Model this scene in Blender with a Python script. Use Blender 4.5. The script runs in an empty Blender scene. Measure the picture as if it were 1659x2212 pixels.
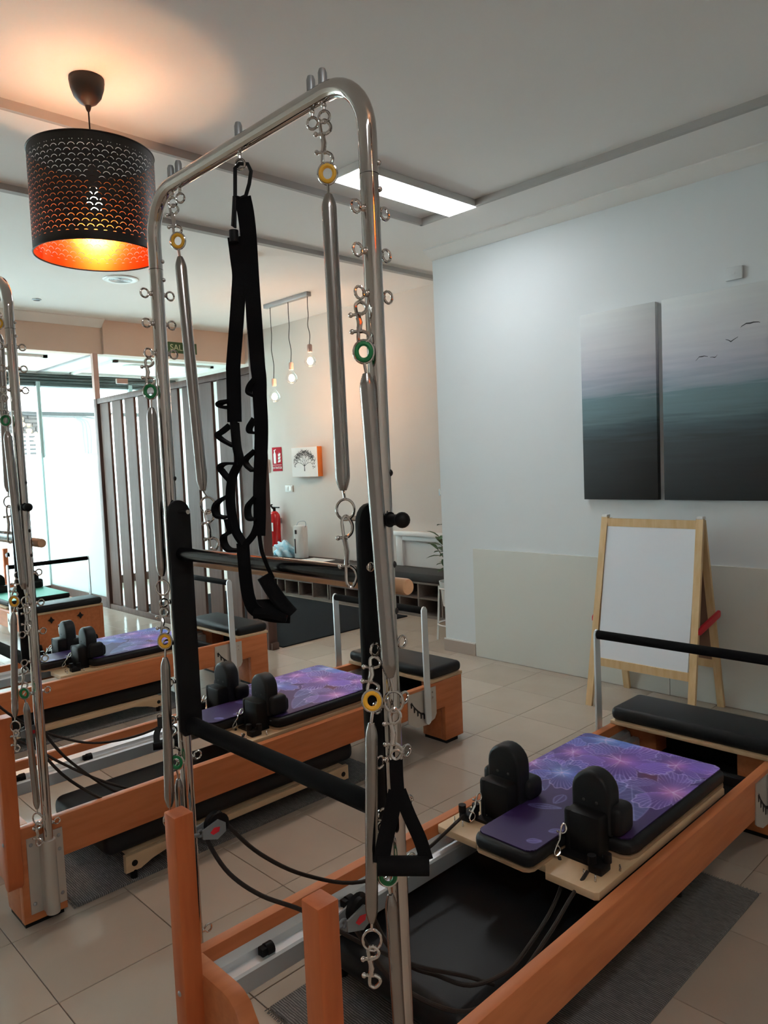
import bpy, bmesh, math, random
import numpy as np
from mathutils import Vector, Matrix

SC = bpy.context.scene
COL = SC.collection
PI = math.pi
random.seed(7)

# ------------------------------------------------------------------ camera
F_PX = 1611.3
cam_d = bpy.data.cameras.new('camera')
cam_d.sensor_fit = 'HORIZONTAL'; cam_d.sensor_width = 36.0
cam_d.lens = F_PX / 1659.0 * 36.0
cam_d.clip_start = 0.02; cam_d.clip_end = 200
cam = bpy.data.objects.new('camera', cam_d)
COL.objects.link(cam)
fw = Vector((-0.71711194, 0.69370622, -0.06724685))
rt = Vector((0.69669287, 0.71615576, -0.04171301))
up = Vector((-0.01922264, 0.0767633, 0.99686403))
mw = Matrix((rt, up, -fw)).transposed().to_4x4()
mw.translation = (1.3514, -0.8438, 1.5953)
cam.matrix_world = mw
SC.camera = cam

# ------------------------------------------------------------------ world, large lights, exposure
W = bpy.data.worlds.new('sky'); SC.world = W; W.use_nodes = True
bgn = W.node_tree.nodes['Background']
bgn.inputs[0].default_value = (0.86, 0.95, 1.0, 1); bgn.inputs[1].default_value = 6.0
SC.view_settings.view_transform = 'Standard'
SC.view_settings.look = 'None'
SC.view_settings.gamma = 1.0
SC.view_settings.use_curve_mapping = False
SC.view_settings.exposure = 1.68

def light(name, kind, loc, energy, color, **kw):
    d = bpy.data.lights.new(name, kind); d.energy = energy; d.color = color
    for k, v in kw.items(): setattr(d, k, v)
    o = bpy.data.objects.new(name, d); COL.objects.link(o); o.location = loc
    return o

# daylight portal in the shop-front opening (guides sky light only, adds none)
pt = light('shopfront_portal', 'AREA', (-9.3, 0.9, 1.5), 1.0, (1, 1, 1), shape='RECTANGLE', size=2.9, size_y=7.6)
pt.rotation_euler = (0, -PI / 2, 0); pt.data.cycles.is_portal = True
# light given off by the two ceiling panels (the rear one added as fill) and the pendant lamps sits in their builders below

# ------------------------------------------------------------------ materials
MATS = {}
def mat(name, col, rough=0.5, metal=0.0, spec=0.5, emit=None, estr=0, var=None, scale=20, bump=0, bscale=80, stretch=(1, 1, 1), coat=0, trans=0, ior=1.45):
    """principled material; var = second colour blended by noise"""
    m = bpy.data.materials.new(name); m.use_nodes = True
    nt = m.node_tree; b = nt.nodes['Principled BSDF']
    b.inputs['Base Color'].default_value = (*col, 1); b.inputs['Roughness'].default_value = rough
    b.inputs['Metallic'].default_value = metal; b.inputs['Specular IOR Level'].default_value = spec
    b.inputs['Coat Weight'].default_value = coat
    b.inputs['Transmission Weight'].default_value = trans; b.inputs['IOR'].default_value = ior
    if emit: b.inputs['Emission Color'].default_value = (*emit, 1); b.inputs['Emission Strength'].default_value = estr
    if var or bump:
        tc = nt.nodes.new('ShaderNodeTexCoord'); mp = nt.nodes.new('ShaderNodeMapping')
        mp.inputs['Scale'].default_value = stretch
        nt.links.new(tc.outputs['Object'], mp.inputs['Vector'])
    if var:
        n = nt.nodes.new('ShaderNodeTexNoise'); n.inputs['Scale'].default_value = scale; n.inputs['Detail'].default_value = 5
        nt.links.new(mp.outputs[0], n.inputs['Vector'])
        r = nt.nodes.new('ShaderNodeValToRGB'); r.color_ramp.elements[0].position = .3; r.color_ramp.elements[1].position = .7
        r.color_ramp.elements[0].color = (*col, 1); r.color_ramp.elements[1].color = (*var, 1)
        nt.links.new(n.outputs['Fac'], r.inputs[0]); nt.links.new(r.outputs[0], b.inputs['Base Color'])
    if bump:
        n2 = nt.nodes.new('ShaderNodeTexNoise'); n2.inputs['Scale'].default_value = bscale; n2.inputs['Detail'].default_value = 3
        nt.links.new(mp.outputs[0], n2.inputs['Vector'])
        bn = nt.nodes.new('ShaderNodeBump'); bn.inputs['Strength'].default_value = bump; bn.inputs['Distance'].default_value = .002
        nt.links.new(n2.outputs['Fac'], bn.inputs['Height']); nt.links.new(bn.outputs[0], b.inputs['Normal'])
    MATS[name] = m
    return m

WALL = mat('wall_paint', (.68, .71, .72), .7, var=(.665, .695, .71), scale=2, bump=.05, bscale=120)
WARMW = mat('wall_paint_warm', (.62, .57, .53), .7, var=(.60, .55, .51), scale=2, bump=.05, bscale=120)
PEACH = mat('peach_paint', (.66, .50, .41), .7, var=(.63, .48, .39), scale=2)
CEIL = mat('ceiling_paint', (.80, .77, .74), .8, var=(.78, .75, .72), scale=1.5)
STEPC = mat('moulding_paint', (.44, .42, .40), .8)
GROUT = mat('grout', (.13, .10, .085), .8)
BEECH = mat('beech_wood', (.60, .205, .078), .42, spec=.3, var=(.50, .155, .055), scale=6, stretch=(6, .7, 6), bump=.04)
BEECHL = mat('beech_wood_riser', (.60, .165, .055), .42, spec=.3, var=(.50, .12, .038), scale=6, stretch=(6, 6, .7), bump=.04)
PLY = mat('plywood', (.62, .45, .28), .45, var=(.55, .38, .22), scale=8, stretch=(3, 1, 3))
PLYE = mat('plywood_edge', (.40, .27, .16), .5, var=(.30, .19, .11), scale=60, stretch=(.2, .2, 4))
BLACKL = mat('black_leather', (.010, .011, .0125), .48, spec=.28, bump=.12, bscale=260)
BLACKM = mat('black_plastic', (.008, .008, .0085), .5, spec=.2)
BLACKF = mat('black_foam', (.007, .007, .0075), .9, spec=.12, bump=.1, bscale=500)
STRAP = mat('black_webbing', (.006, .006, .0065), .95, spec=.08, bump=.2, bscale=900)
BLACKG = mat('black_gloss_paint', (.005, .005, .006), .2, spec=.35, coat=.1)
CHROME = mat('polished_steel', (.56, .52, .49), .07, metal=1)
CHROMED = mat('spring_steel', (.36, .33, .31), .20, metal=1)
ALU = mat('brushed_aluminium', (.74, .79, .82), .42, metal=.75, bump=.05, bscale=200)
ALUP = mat('satin_aluminium_plate', (.60, .57, .53), .45, metal=.85)
YEL = mat('yellow_rubber', (.80, .42, .03), .5)
GREEN = mat('green_rubber', (.01, .20, .06), .45)
ROPE = mat('black_rope', (.02, .014, .011), .8, bump=.3, bscale=600)
PINE = mat('pine_wood', (.72, .52, .29), .5, var=(.62, .40, .19), scale=5, stretch=(7, 7, .8))
DOWEL = mat('beech_dowel', (.66, .40, .23), .4, var=(.58, .33, .18), scale=6, stretch=(.6, 6, 6))
BOARDW = mat('whiteboard_face', (.74, .77, .82), .3)
HARDB = mat('hardboard', (.20, .10, .06), .7)
RED = mat('red_plastic', (.62, .015, .03), .4)
PANEL = mat('wall_panel_laminate', (.62, .62, .57), .4)
SKIRT = mat('skirting_tile', (.40, .32, .27), .3)
GLASSM = None
SLATW = mat('slat_wood', (.135, .080, .062), .5, spec=.25, var=(.090, .050, .038), scale=4, stretch=(5, 5, .6), bump=.05)
SLATD = mat('dark_stained_wood', (.11, .055, .045), .45, var=(.08, .04, .03), scale=4, stretch=(5, 5, .6))
CARPET = mat('dark_entrance_mat', (.024, .026, .029), 1.0, spec=.05, var=(.017, .019, .021), scale=300, bump=.5, bscale=700)
GREYC = mat('dark_grey_upholstery', (.075, .075, .075), .95, spec=.1, var=(.075, .075, .075), scale=200, bump=.3, bscale=500)
CUBBY = mat('grey_oak_laminate', (.22, .18, .155), .5, var=(.17, .135, .115), scale=6, stretch=(.7, 6, 6))
WHITEP = mat('white_plastic', (.72, .72, .70), .35)
PAINTW = mat('white_satin_paint', (.70, .68, .66), .4)
PULG = mat('pulley_grey', (.20, .21, .215), .5)
GREYM = mat('grey_metal', (.35, .36, .37), .4, metal=.6)
SHUTTER = mat('roller_shutter', (.10, .12, .12), .5, metal=.3)
COPPERP = mat('pink_metal_frame', (.52, .36, .31), .4)
TEALM = mat('mint_frame', (.45, .55, .54), .4)
EXTR = mat('extinguisher_red', (.55, .012, .015), .25, coat=.4)
SIGNR = mat('sign_red', (.42, .006, .02), .7, spec=.15)
SIGNG = mat('sign_green', (.03, .08, .02), .45)
SIGNL = mat('sign_lettering', (.62, .66, .42), .5)
SIGNW = mat('sign_white', (.78, .76, .74), .5)
INK = mat('print_ink', (.05, .05, .055), .6)
ORANGE = mat('orange_canvas_edge', (.80, .22, .04), .6)
CANVASW = mat('white_canvas', (.74, .74, .73), .7, bump=.1, bscale=300)
LEAF = mat('plant_leaf', (.06, .13, .05), .4, var=(.03, .08, .03), scale=12)
STEM = mat('plant_stem', (.16, .12, .06), .7)
CLOTHB = mat('blue_white_cloth', (.62, .70, .74), .85, var=(.10, .42, .58), scale=9, bump=.2)
PAPER = mat('paper_sheet', (.68, .70, .70), .7)
CARTON = mat('machine_shell', (.70, .68, .66), .35)
GREENMAT = mat('green_mat', (.10, .42, .32), .6, var=(.08, .38, .29), scale=8)
PLUG = mat('black_plug', (.006, .006, .006), .5)
BULBG = mat('clear_bulb_glass', (1, 1, 1), .02, trans=1, ior=1.1)
STONEM = mat('grey_stone', (.055, .05, .046), .85, var=(.03, .027, .025), scale=5, bump=.5, bscale=30)
FACW = mat('white_render', (.80, .83, .83), .8)
FACP = mat('grey_panel', (.06, .065, .065), .8)
SCREWD = mat('dark_screw', (.06, .06, .06), .5, metal=.6)
FACG = mat('grey_cable', (.012, .013, .013), .7)
ASPH = mat('pavement', (.45, .45, .45), .9)
WINDK = mat('dark_window', (.01, .011, .011), .3)
LAMPB = mat('lamp_black', (.010, .009, .009), .5)

def emission(name, col, s):
    m = bpy.data.materials.new(name); m.use_nodes = True; nt = m.node_tree
    nt.nodes.clear(); e = nt.nodes.new('ShaderNodeEmission'); o = nt.nodes.new('ShaderNodeOutputMaterial')
    e.inputs[0].default_value = (*col, 1); e.inputs[1].default_value = s
    nt.links.new(e.outputs[0], o.inputs[0]); return m
PANELE = emission('led_panel_glow', (.93, .97, 1.0), 8.6)
BULBE = emission('warm_filament', (1.0, .62, .36), 26.0)
BULBL = emission('pendant_bulb_glow', (1.0, .70, .42), 30.0)

def glass(name, tint, gloss):
    """thin pane: mostly clear, a little mirror at grazing angles"""
    m = bpy.data.materials.new(name); m.use_nodes = True; nt = m.node_tree; nt.nodes.clear()
    o = nt.nodes.new('ShaderNodeOutputMaterial'); t = nt.nodes.new('ShaderNodeBsdfTransparent'); g = nt.nodes.new('ShaderNodeBsdfGlossy')
    mx = nt.nodes.new('ShaderNodeMixShader'); lw = nt.nodes.new('ShaderNodeLayerWeight'); lw.inputs[0].default_value = .5; pw = nt.nodes.new('ShaderNodeMath'); pw.operation = 'POWER'; pw.inputs[1].default_value = 5; fr = nt.nodes.new('ShaderNodeMath'); fr.operation = 'MULTIPLY_ADD'; fr.inputs[1].default_value = gloss; fr.inputs[2].default_value = .03; nt.links.new(lw.outputs['Facing'], pw.inputs[0]); nt.links.new(pw.outputs[0], fr.inputs[0])
    t.inputs[0].default_value = (*tint, 1); g.inputs['Roughness'].default_value = .02
    nt.links.new(fr.outputs[0], mx.inputs[0]); nt.links.new(t.outputs[0], mx.inputs[1]); nt.links.new(g.outputs[0], mx.inputs[2])
    nt.links.new(mx.outputs[0], o.inputs[0]); return m
GLASS = glass('clear_pane', (.94, .985, .975), .5)
def frosted(name, col):
    m = bpy.data.materials.new(name); m.use_nodes = True; nt = m.node_tree; nt.nodes.clear()
    o = nt.nodes.new('ShaderNodeOutputMaterial'); t = nt.nodes.new('ShaderNodeBsdfTranslucent'); d = nt.nodes.new('ShaderNodeBsdfDiffuse')
    mx = nt.nodes.new('ShaderNodeMixShader'); mx.inputs[0].default_value = .2
    t.inputs[0].default_value = (*col, 1); d.inputs[0].default_value = (*col, 1)
    nt.links.new(t.outputs[0], mx.inputs[1]); nt.links.new(d.outputs[0], mx.inputs[2]); nt.links.new(mx.outputs[0], o.inputs[0]); return m
FROST = frosted('frosted_film', (.86, .95, .95))

def tile_mat():
    m = mat('floor_tile', (.47, .385, .315), .18, var=(.43, .35, .285), scale=3)
    nt = m.node_tree; b = nt.nodes['Principled BSDF']
    oi = nt.nodes.new('ShaderNodeObjectInfo'); hs = nt.nodes.new('ShaderNodeHueSaturation')
    mr = nt.nodes.new('ShaderNodeMapRange'); mr.inputs['To Min'].default_value = .93; mr.inputs['To Max'].default_value = 1.06
    nt.links.new(oi.outputs['Random'], mr.inputs[0]); nt.links.new(mr.outputs[0], hs.inputs['Value'])
    src = b.inputs['Base Color'].links[0].from_socket
    nt.links.new(src, hs.inputs['Color']); nt.links.new(hs.outputs[0], b.inputs['Base Color'])
    return m
TILE = tile_mat()

def rug_mat():
    m = mat('woven_rug', (.10, .095, .09), .95)
    nt = m.node_tree; b = nt.nodes['Principled BSDF']
    tc = nt.nodes.new('ShaderNodeTexCoord')
    w = nt.nodes.new('ShaderNodeTexWave'); w.bands_direction = 'Y'; w.inputs['Scale'].default_value = 42; w.inputs['Distortion'].default_value = 2.5; w.inputs['Detail'].default_value = 2
    n = nt.nodes.new('ShaderNodeTexNoise'); n.inputs['Scale'].default_value = 38
    mp = nt.nodes.new('ShaderNodeMapping'); mp.inputs['Scale'].default_value = (1, 3, 1)
    nt.links.new(tc.outputs['Object'], w.inputs[0]); nt.links.new(tc.outputs['Object'], mp.inputs[0]); nt.links.new(mp.outputs[0], n.inputs['Vector'])
    mx = nt.nodes.new('ShaderNodeMath'); mx.operation = 'MULTIPLY'
    nt.links.new(w.outputs['Fac'], mx.inputs[0]); nt.links.new(n.outputs['Fac'], mx.inputs[1])
    r = nt.nodes.new('ShaderNodeValToRGB'); r.color_ramp.elements[0].position = .08; r.color_ramp.elements[1].position = .55
    r.color_ramp.elements[0].color = (.085, .083, .082, 1); r.color_ramp.elements[1].color = (.27, .26, .25, 1)
    nt.links.new(mx.outputs[0], r.inputs[0]); nt.links.new(r.outputs[0], b.inputs['Base Color'])
    bp = nt.nodes.new('ShaderNodeBump'); bp.inputs['Strength'].default_value = .7; bp.inputs['Distance'].default_value = .004
    nt.links.new(mx.outputs[0], bp.inputs['Height']); nt.links.new(bp.outputs[0], b.inputs['Normal'])
    return m
RUG = rug_mat()

def vcol_mat(name, rough):
    m = bpy.data.materials.new(name); m.use_nodes = True; nt = m.node_tree; b = nt.nodes['Principled BSDF']
    a = nt.nodes.new('ShaderNodeVertexColor'); a.layer_name = 'print'
    nt.links.new(a.outputs[0], b.inputs['Base Color']); b.inputs['Roughness'].default_value = rough
    return m
PRINT = vcol_mat('printed_surface', .55)

def seascape_mat():
    m = mat('seascape_print', (.5, .5, .5), .6)
    nt = m.node_tree; b = nt.nodes['Principled BSDF']
    tc = nt.nodes.new('ShaderNodeTexCoord'); sp = nt.nodes.new('ShaderNodeSeparateXYZ'); nt.links.new(tc.outputs['Object'], sp.inputs[0])
    mp = nt.nodes.new('ShaderNodeMapping'); mp.inputs['Scale'].default_value = (1.0, 1, 14); nt.links.new(tc.outputs['Object'], mp.inputs[0])
    n = nt.nodes.new('ShaderNodeTexNoise'); n.inputs['Scale'].default_value = 2.2; n.inputs['Detail'].default_value = 6; nt.links.new(mp.outputs[0], n.inputs['Vector'])
    ad = nt.nodes.new('ShaderNodeMath'); ad.operation = 'MULTIPLY_ADD'; ad.inputs[1].default_value = .16; nt.links.new(n.outputs['Fac'], ad.inputs[0])
    dv = nt.nodes.new('ShaderNodeMath'); dv.operation = 'MULTIPLY_ADD'; dv.inputs[1].default_value = 1 / 1.255; dv.inputs[2].default_value = -.08; nt.links.new(sp.outputs['Z'], dv.inputs[0])
    nt.links.new(dv.outputs[0], ad.inputs[2])
    r = nt.nodes.new('ShaderNodeValToRGB'); e = r.color_ramp.elements
    stops = [(0, (.012, .013, .014)), (.16, (.022, .024, .026)), (.30, (.035, .045, .05)), (.385, (.06, .095, .11)), (.44, (.11, .175, .195)), (.535, (.135, .215, .24)), (.56, (.22, .28, .33)), (.66, (.38, .39, .455)), (.80, (.53, .53, .56)), (1, (.62, .64, .64))]
    e[0].position, e[0].color = stops[0][0], (*stops[0][1], 1); e[1].position, e[1].color = stops[-1][0], (*stops[-1][1], 1)
    for p, c in stops[1:-1]: x = e.new(p); x.color = (*c, 1)
    nt.links.new(ad.outputs[0], r.inputs[0]); nt.links.new(r.outputs[0], b.inputs['Base Color'])
    return m
SEA = seascape_mat()

def shade_mat():
    """black drum with cut-out scale arcs (holes), copper lining inside"""
    m = bpy.data.materials.new('perforated_shade'); m.use_nodes = True; nt = m.node_tree; nt.nodes.clear(); L = nt.links
    def N(t): return nt.nodes.new(t)
    def M(op, a, b=None, c=None):
        n = N('ShaderNodeMath'); n.operation = op
        for i, v in enumerate((a, b, c)):
            if v is None: continue
            if isinstance(v, (int, float)): n.inputs[i].default_value = v
            else: L.new(v, n.inputs[i])
        return n.outputs[0]
    tc = N('ShaderNodeTexCoord'); s = N('ShaderNodeSeparateXYZ'); L.new(tc.outputs['Object'], s.inputs[0])
    u = M('MULTIPLY', M('ARCTAN2', s.outputs['Y'], s.outputs['X']), 44 / (2 * PI))
    v = M('DIVIDE', s.outputs['Z'], .0215)
    row = M('FLOOR', v)
    off = M('MULTIPLY', M('MODULO', M('ADD', row, 100), 2), .5)
    cu = M('SUBTRACT', M('FRACT', M('ADD', u, M('ADD', off, 50))), .5)
    cv = M('MULTIPLY', M('FRACT', v), .575)
    r = M('SQRT', M('ADD', M('MULTIPLY', cu, cu), M('MULTIPLY', cv, cv)))
    ring = M('MULTIPLY', M('GREATER_THAN', r, .36), M('LESS_THAN', r, .415))
    arc = M('MULTIPLY', ring, M('GREATER_THAN', cv, .14))
    inb = M('MULTIPLY', M('GREATER_THAN', s.outputs['Z'], .035), M('LESS_THAN', s.outputs['Z'], .395))
    hole = M('MULTIPLY', arc, inb)
    geo = N('ShaderNodeNewGeometry')
    out = N('ShaderNodeBsdfPrincipled'); out.inputs['Base Color'].default_value = (.010, .008, .007, 1); out.inputs['Roughness'].default_value = .5
    inn = N('ShaderNodeBsdfPrincipled'); inn.inputs['Base Color'].default_value = (.80, .22, .05, 1); inn.inputs['Metallic'].default_value = 1; inn.inputs['Roughness'].default_value = .3
    m1 = N('ShaderNodeMixShader'); L.new(geo.outputs['Backfacing'], m1.inputs[0]); L.new(out.outputs[0], m1.inputs[1]); L.new(inn.outputs[0], m1.inputs[2])
    t = N('ShaderNodeBsdfTransparent'); m2 = N('ShaderNodeMixShader'); L.new(hole, m2.inputs[0]); L.new(m1.outputs[0], m2.inputs[1]); L.new(t.outputs[0], m2.inputs[2])
    o = N('ShaderNodeOutputMaterial'); L.new(m2.outputs[0], o.inputs[0])
    return m
SHADE = shade_mat()

DIMW = mat('wall_paint_taupe', (.64, .57, .52), .7, var=(.62, .55, .50), scale=2)

# ------------------------------------------------------------------ mesh helpers
def V(*a): return Vector(a)
def box(bm, x0, x1, y0, y1, z0, z1, bev=0, seg=2, mtx=None):
    g = bmesh.ops.create_cube(bm, size=1)['verts']
    for v in g: v.co = Vector((x0 + (v.co.x + .5) * (x1 - x0), y0 + (v.co.y + .5) * (y1 - y0), z0 + (v.co.z + .5) * (z1 - z0)))
    if bev:
        es = list({e for v in g for e in v.link_edges})
        r = bmesh.ops.bevel(bm, geom=es, offset=bev, segments=seg, affect='EDGES', profile=.5)
        g = list({v for f in r['faces'] for v in f.verts} | {v for v in g if v.is_valid})
    if mtx: bmesh.ops.transform(bm, matrix=mtx, verts=g)
    return bm
def prism(bm, poly, axis, a, b, bev=0, seg=2):
    """poly = 2D points; axis = extrusion axis index; remaining axes in order"""
    def mk(p, h):
        c = [0, 0, 0]; o = [i for i in range(3) if i != axis]; c[o[0]], c[o[1]] = p; c[axis] = h; return c
    va = [bm.verts.new(mk(p, a)) for p in poly]; vb = [bm.verts.new(mk(p, b)) for p in poly]
    n = len(poly); fs = [bm.faces.new(va), bm.faces.new(vb[::-1])]
    for i in range(n): fs.append(bm.faces.new((va[(i + 1) % n], va[i], vb[i], vb[(i + 1) % n])))
    bmesh.ops.recalc_face_normals(bm, faces=fs)
    if bev:
        es = list({e for f in fs[:2] for e in f.edges})
        bmesh.ops.bevel(bm, geom=es, offset=bev, segments=seg, affect='EDGES', profile=.5)
    return bm
def frame(t):
    t = t.normalized(); a = Vector((0, 0, 1)) if abs(t.z) < .9 else Vector((1, 0, 0))
    u = t.cross(a).normalized(); return u, t.cross(u).normalized()
def tube(bm, pts, r, seg=10, closed=False, cap=True):
    pts = [Vector(p) for p in pts]; n = len(pts); rr = r if isinstance(r, (list, tuple)) else [r] * n
    rings = []; u = None
    for i in range(n):
        if closed: t = pts[(i + 1) % n] - pts[i - 1]
        else: t = pts[min(i + 1, n - 1)] - pts[max(i - 1, 0)]
        t.normalize()
        if u is None: u, w = frame(t)
        else:
            u = (u - t * u.dot(t)).normalized()
        w = t.cross(u)
        rings.append([bm.verts.new(pts[i] + (u * math.cos(k * 2 * PI / seg) + w * math.sin(k * 2 * PI / seg)) * rr[i]) for k in range(seg)])
    m = n if closed else n - 1
    for i in range(m):
        A, B = rings[i], rings[(i + 1) % n]
        if closed and i == n - 1:      # best alignment of the last ring
            best = min(range(seg), key=lambda s: (A[0].co - B[s].co).length); B = B[best:] + B[:best]
        for k in range(seg): bm.faces.new((A[k], A[(k + 1) % seg], B[(k + 1) % seg], B[k]))
    if cap and not closed: bm.faces.new(rings[0][::-1]); bm.faces.new(rings[-1])
    return bm
def cyl(bm, p0, p1, r, seg=20, r2=None): return tube(bm, [p0, p1], [r, r if r2 is None else r2], seg)
def lathe(bm, prof, c=(0, 0, 0), seg=24, cap=True):
    """prof = [(radius, z)] around the z axis through c"""
    rings = [[bm.verts.new((c[0] + r * math.cos(k * 2 * PI / seg), c[1] + r * math.sin(k * 2 * PI / seg), c[2] + z)) for k in range(seg)] for r, z in prof]
    for A, B in zip(rings, rings[1:]):
        for k in range(seg): bm.faces.new((A[k], A[(k + 1) % seg], B[(k + 1) % seg], B[k]))
    if cap:
        if prof[0][0] > 1e-6: bm.faces.new(rings[0][::-1])
        if prof[-1][0] > 1e-6: bm.faces.new(rings[-1])
    return bm
def torus(bm, c, nrm, R, r, seg=20, ms=8, ell=1.0):
    nrm = Vector(nrm).normalized(); u, w = frame(nrm)
    tube(bm, [Vector(c) + (u * math.cos(k * 2 * PI / seg) + w * math.sin(k * 2 * PI / seg) * ell) * R for k in range(seg)], r, ms, closed=True)
    return bm
def ball(bm, c, r, seg=14, sc=(1, 1, 1)):
    g = bmesh.ops.create_uvsphere(bm, u_segments=seg, v_segments=max(6, seg // 2 + 1), radius=1)['verts']
    for v in g: v.co = Vector((c[0] + v.co.x * r * sc[0], c[1] + v.co.y * r * sc[1], c[2] + v.co.z * r * sc[2]))
    return bm
def smooth_path(pts, n=6):
    """Catmull-Rom resampling"""
    P = [Vector(p) for p in pts]; P = [P[0] * 2 - P[1]] + P + [P[-1] * 2 - P[-2]]; out = []
    for i in range(1, len(P) - 2):
        for k in range(n):
            t = k / n; a, b, c, d = P[i - 1], P[i], P[i + 1], P[i + 2]
            out.append(.5 * ((2 * b) + (c - a) * t + (2 * a - 5 * b + 4 * c - d) * t * t + (3 * b - a - 3 * c + d) * t ** 3))
    out.append(P[-2]); return out
def ribbon(bm, pts, side, width, th):
    """flat strap: side = width direction (constant), width may be a list"""
    P = smooth_path(pts, 5); side = Vector(side).normalized(); n = len(P); rings = []
    for i, p in enumerate(P):
        t = (P[min(i + 1, n - 1)] - P[max(i - 1, 0)]).normalized()
        s = (side - t * side.dot(t)).normalized(); nn = t.cross(s)
        w = width if not isinstance(width, (list, tuple)) else width[0] + (width[-1] - width[0]) * i / (n - 1)
        rings.append([bm.verts.new(p + s * a * w / 2 + nn * b * th / 2) for a, b in ((-1, -1), (1, -1), (1, 1), (-1, 1))])
    for A, B in zip(rings, rings[1:]):
        for k in range(4): bm.faces.new((A[k], A[(k + 1) % 4], B[(k + 1) % 4], B[k]))
    bm.faces.new(rings[0][::-1]); bm.faces.new(rings[-1]); return bm

CACHE = {}
def mesh_from(bm, name, m, smooth=35):
    bmesh.ops.recalc_face_normals(bm, faces=bm.faces[:])
    if smooth:
        lim = math.radians(smooth)
        for f in bm.faces: f.smooth = True
        for e in bm.edges:
            if len(e.link_faces) == 2 and e.calc_face_angle(0) > lim: e.smooth = False
    me = bpy.data.meshes.new(name); bm.to_mesh(me); bm.free(); me.materials.append(m)
    return me
def obj(name, fn, m, parent=None, loc=None, rot=None, key=None, smooth=35, label=None):
    """fn(bm) fills a bmesh; key = share the mesh with every other object of that key"""
    if key and key in CACHE: me = CACHE[key]
    else:
        bm = bmesh.new(); fn(bm); me = mesh_from(bm, name, m, smooth)
        if key: CACHE[key] = me
    o = bpy.data.objects.new(name, me); COL.objects.link(o)
    if parent: o.parent = parent
    if loc: o.location = loc
    if rot: o.rotation_euler = rot
    if label: o['label'] = label
    return o
def tag(o, label, cat, group=None):
    o['label'] = label; o['category'] = cat
    if group: o['group'] = group
    return o
def thing(name, label, cat, loc=(0, 0, 0), rz=0, group=None):
    o = bpy.data.objects.new(name, None); COL.objects.link(o); o.empty_display_size = .05
    o.location = loc; o.rotation_euler = (0, 0, rz); return tag(o, label, cat, group)
def struct(name, fn, m, **k):
    o = obj(name, fn, m, **k); o['kind'] = 'structure'; return o
def sbox(name, m, *a, **k): return struct(name, lambda bm: box(bm, *a, **k), m)
def pbox(name, m, parent, *a, key=None, **k): return obj(name, lambda bm: box(bm, *a, **k), m, parent, key=key)
def text_mesh(name, s, size, m, parent, loc, rot, extr=.0006, align='CENTER'):
    c = bpy.data.curves.new(name, 'FONT'); c.body = s; c.size = size; c.extrude = extr; c.align_x = align; c.align_y = 'CENTER'
    t = bpy.data.objects.new('tmp', c); COL.objects.link(t); bpy.context.view_layer.update()
    me = bpy.data.meshes.new_from_object(t.evaluated_get(bpy.context.evaluated_depsgraph_get()))
    bpy.data.objects.remove(t); me.materials.clear(); me.materials.append(m); me.name = name
    o = bpy.data.objects.new(name, me); COL.objects.link(o); o.parent = parent; o.location = loc; o.rotation_euler = rot; return o

# ------------------------------------------------------------------ the setting
XL, XR, YN, YC, YB = -9.1, 3.2, -3.2, 3.786, 4.95       # shop front, far right, behind, canvas wall, back wall
ZS, ZM, ZE, ZF = 3.27, 3.31, 3.38, 2.99                 # soffit, centre field, entrance zone, front zone ceilings
floor = sbox('floor', GROUT, XL - .2, XR, YN, YB + .1, -.12, -.004)
tile_key = lambda bm: box(bm, -.2085, .2085, -.2085, .2085, -.012, 0, bev=.0012, seg=1)
for i in range(-18, 4):
    for j in range(-2, 11):
        cx, cy = -.51 + .42 * i + .21, .325 + .42 * j + .21
        if cx < -8.2 or cy > 4.85: continue
        obj('tile', tile_key, TILE, floor, (cx, cy, 0), key='tile')
rest = lambda bm: (box(bm, -.51 + .42 * 4, XR, YN, YB, -.012, 0), box(bm, XL, -.51 - .42 * 18, YN, YB, -.012, 0), box(bm, -.51 - .42 * 18, -.51 + .42 * 4, YN, .325 - .84, -.012, 0))
rt_ = obj('tiles_beyond', rest, TILE, floor); rt_['kind'] = 'stuff'

sbox('wall_right', WALL, -2.75, XR, YC, YB + .12, 0, 3.45)
sbox('wall_back', WARMW, XL - .2, -2.75, YB, YB + .12, 0, 3.45)
sbox('wall_rear', DIMW, XL - .2, XR + .12, YN - .12, YN, 0, 3.45)
sbox('wall_side', DIMW, XR, XR + .12, YN, YC, 0, 3.45)
struct('ceiling', lambda bm: (box(bm, -2.33, XR, YN, 3.21, ZM, 3.5), box(bm, -3.27, -2.33, YN, YB, ZS, 3.5), box(bm, -2.33, XR, 3.21, YC, ZS, 3.5),
       box(bm, -7.25, -3.27, YN, YB, ZE, 3.5), box(bm, XL - .2, -7.40, YN, YB, ZF, 3.5)), CEIL)
# mouldings: tray edge, soffit edge, coves
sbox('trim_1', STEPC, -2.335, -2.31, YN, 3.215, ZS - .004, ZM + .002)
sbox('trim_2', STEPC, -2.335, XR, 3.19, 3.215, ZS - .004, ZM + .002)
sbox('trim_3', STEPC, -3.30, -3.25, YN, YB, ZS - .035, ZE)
struct('trim_4', lambda bm: prism(bm, [(YC, ZS), (YC, ZS - .07), (YC - .012, ZS - .07), (YC - .05, ZS - .045), (YC - .11, ZS - .012), (YC - .11, ZS)], 0, -2.75, XR), CEIL)
struct('trim_5', lambda bm: prism(bm, [(-7.25, ZE), (-7.25, ZE - .09), (-7.235, ZE - .09), (-7.19, ZE - .05), (-7.13, ZE - .012), (-7.13, ZE)], 1, YN, 3.0), CEIL)
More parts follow.
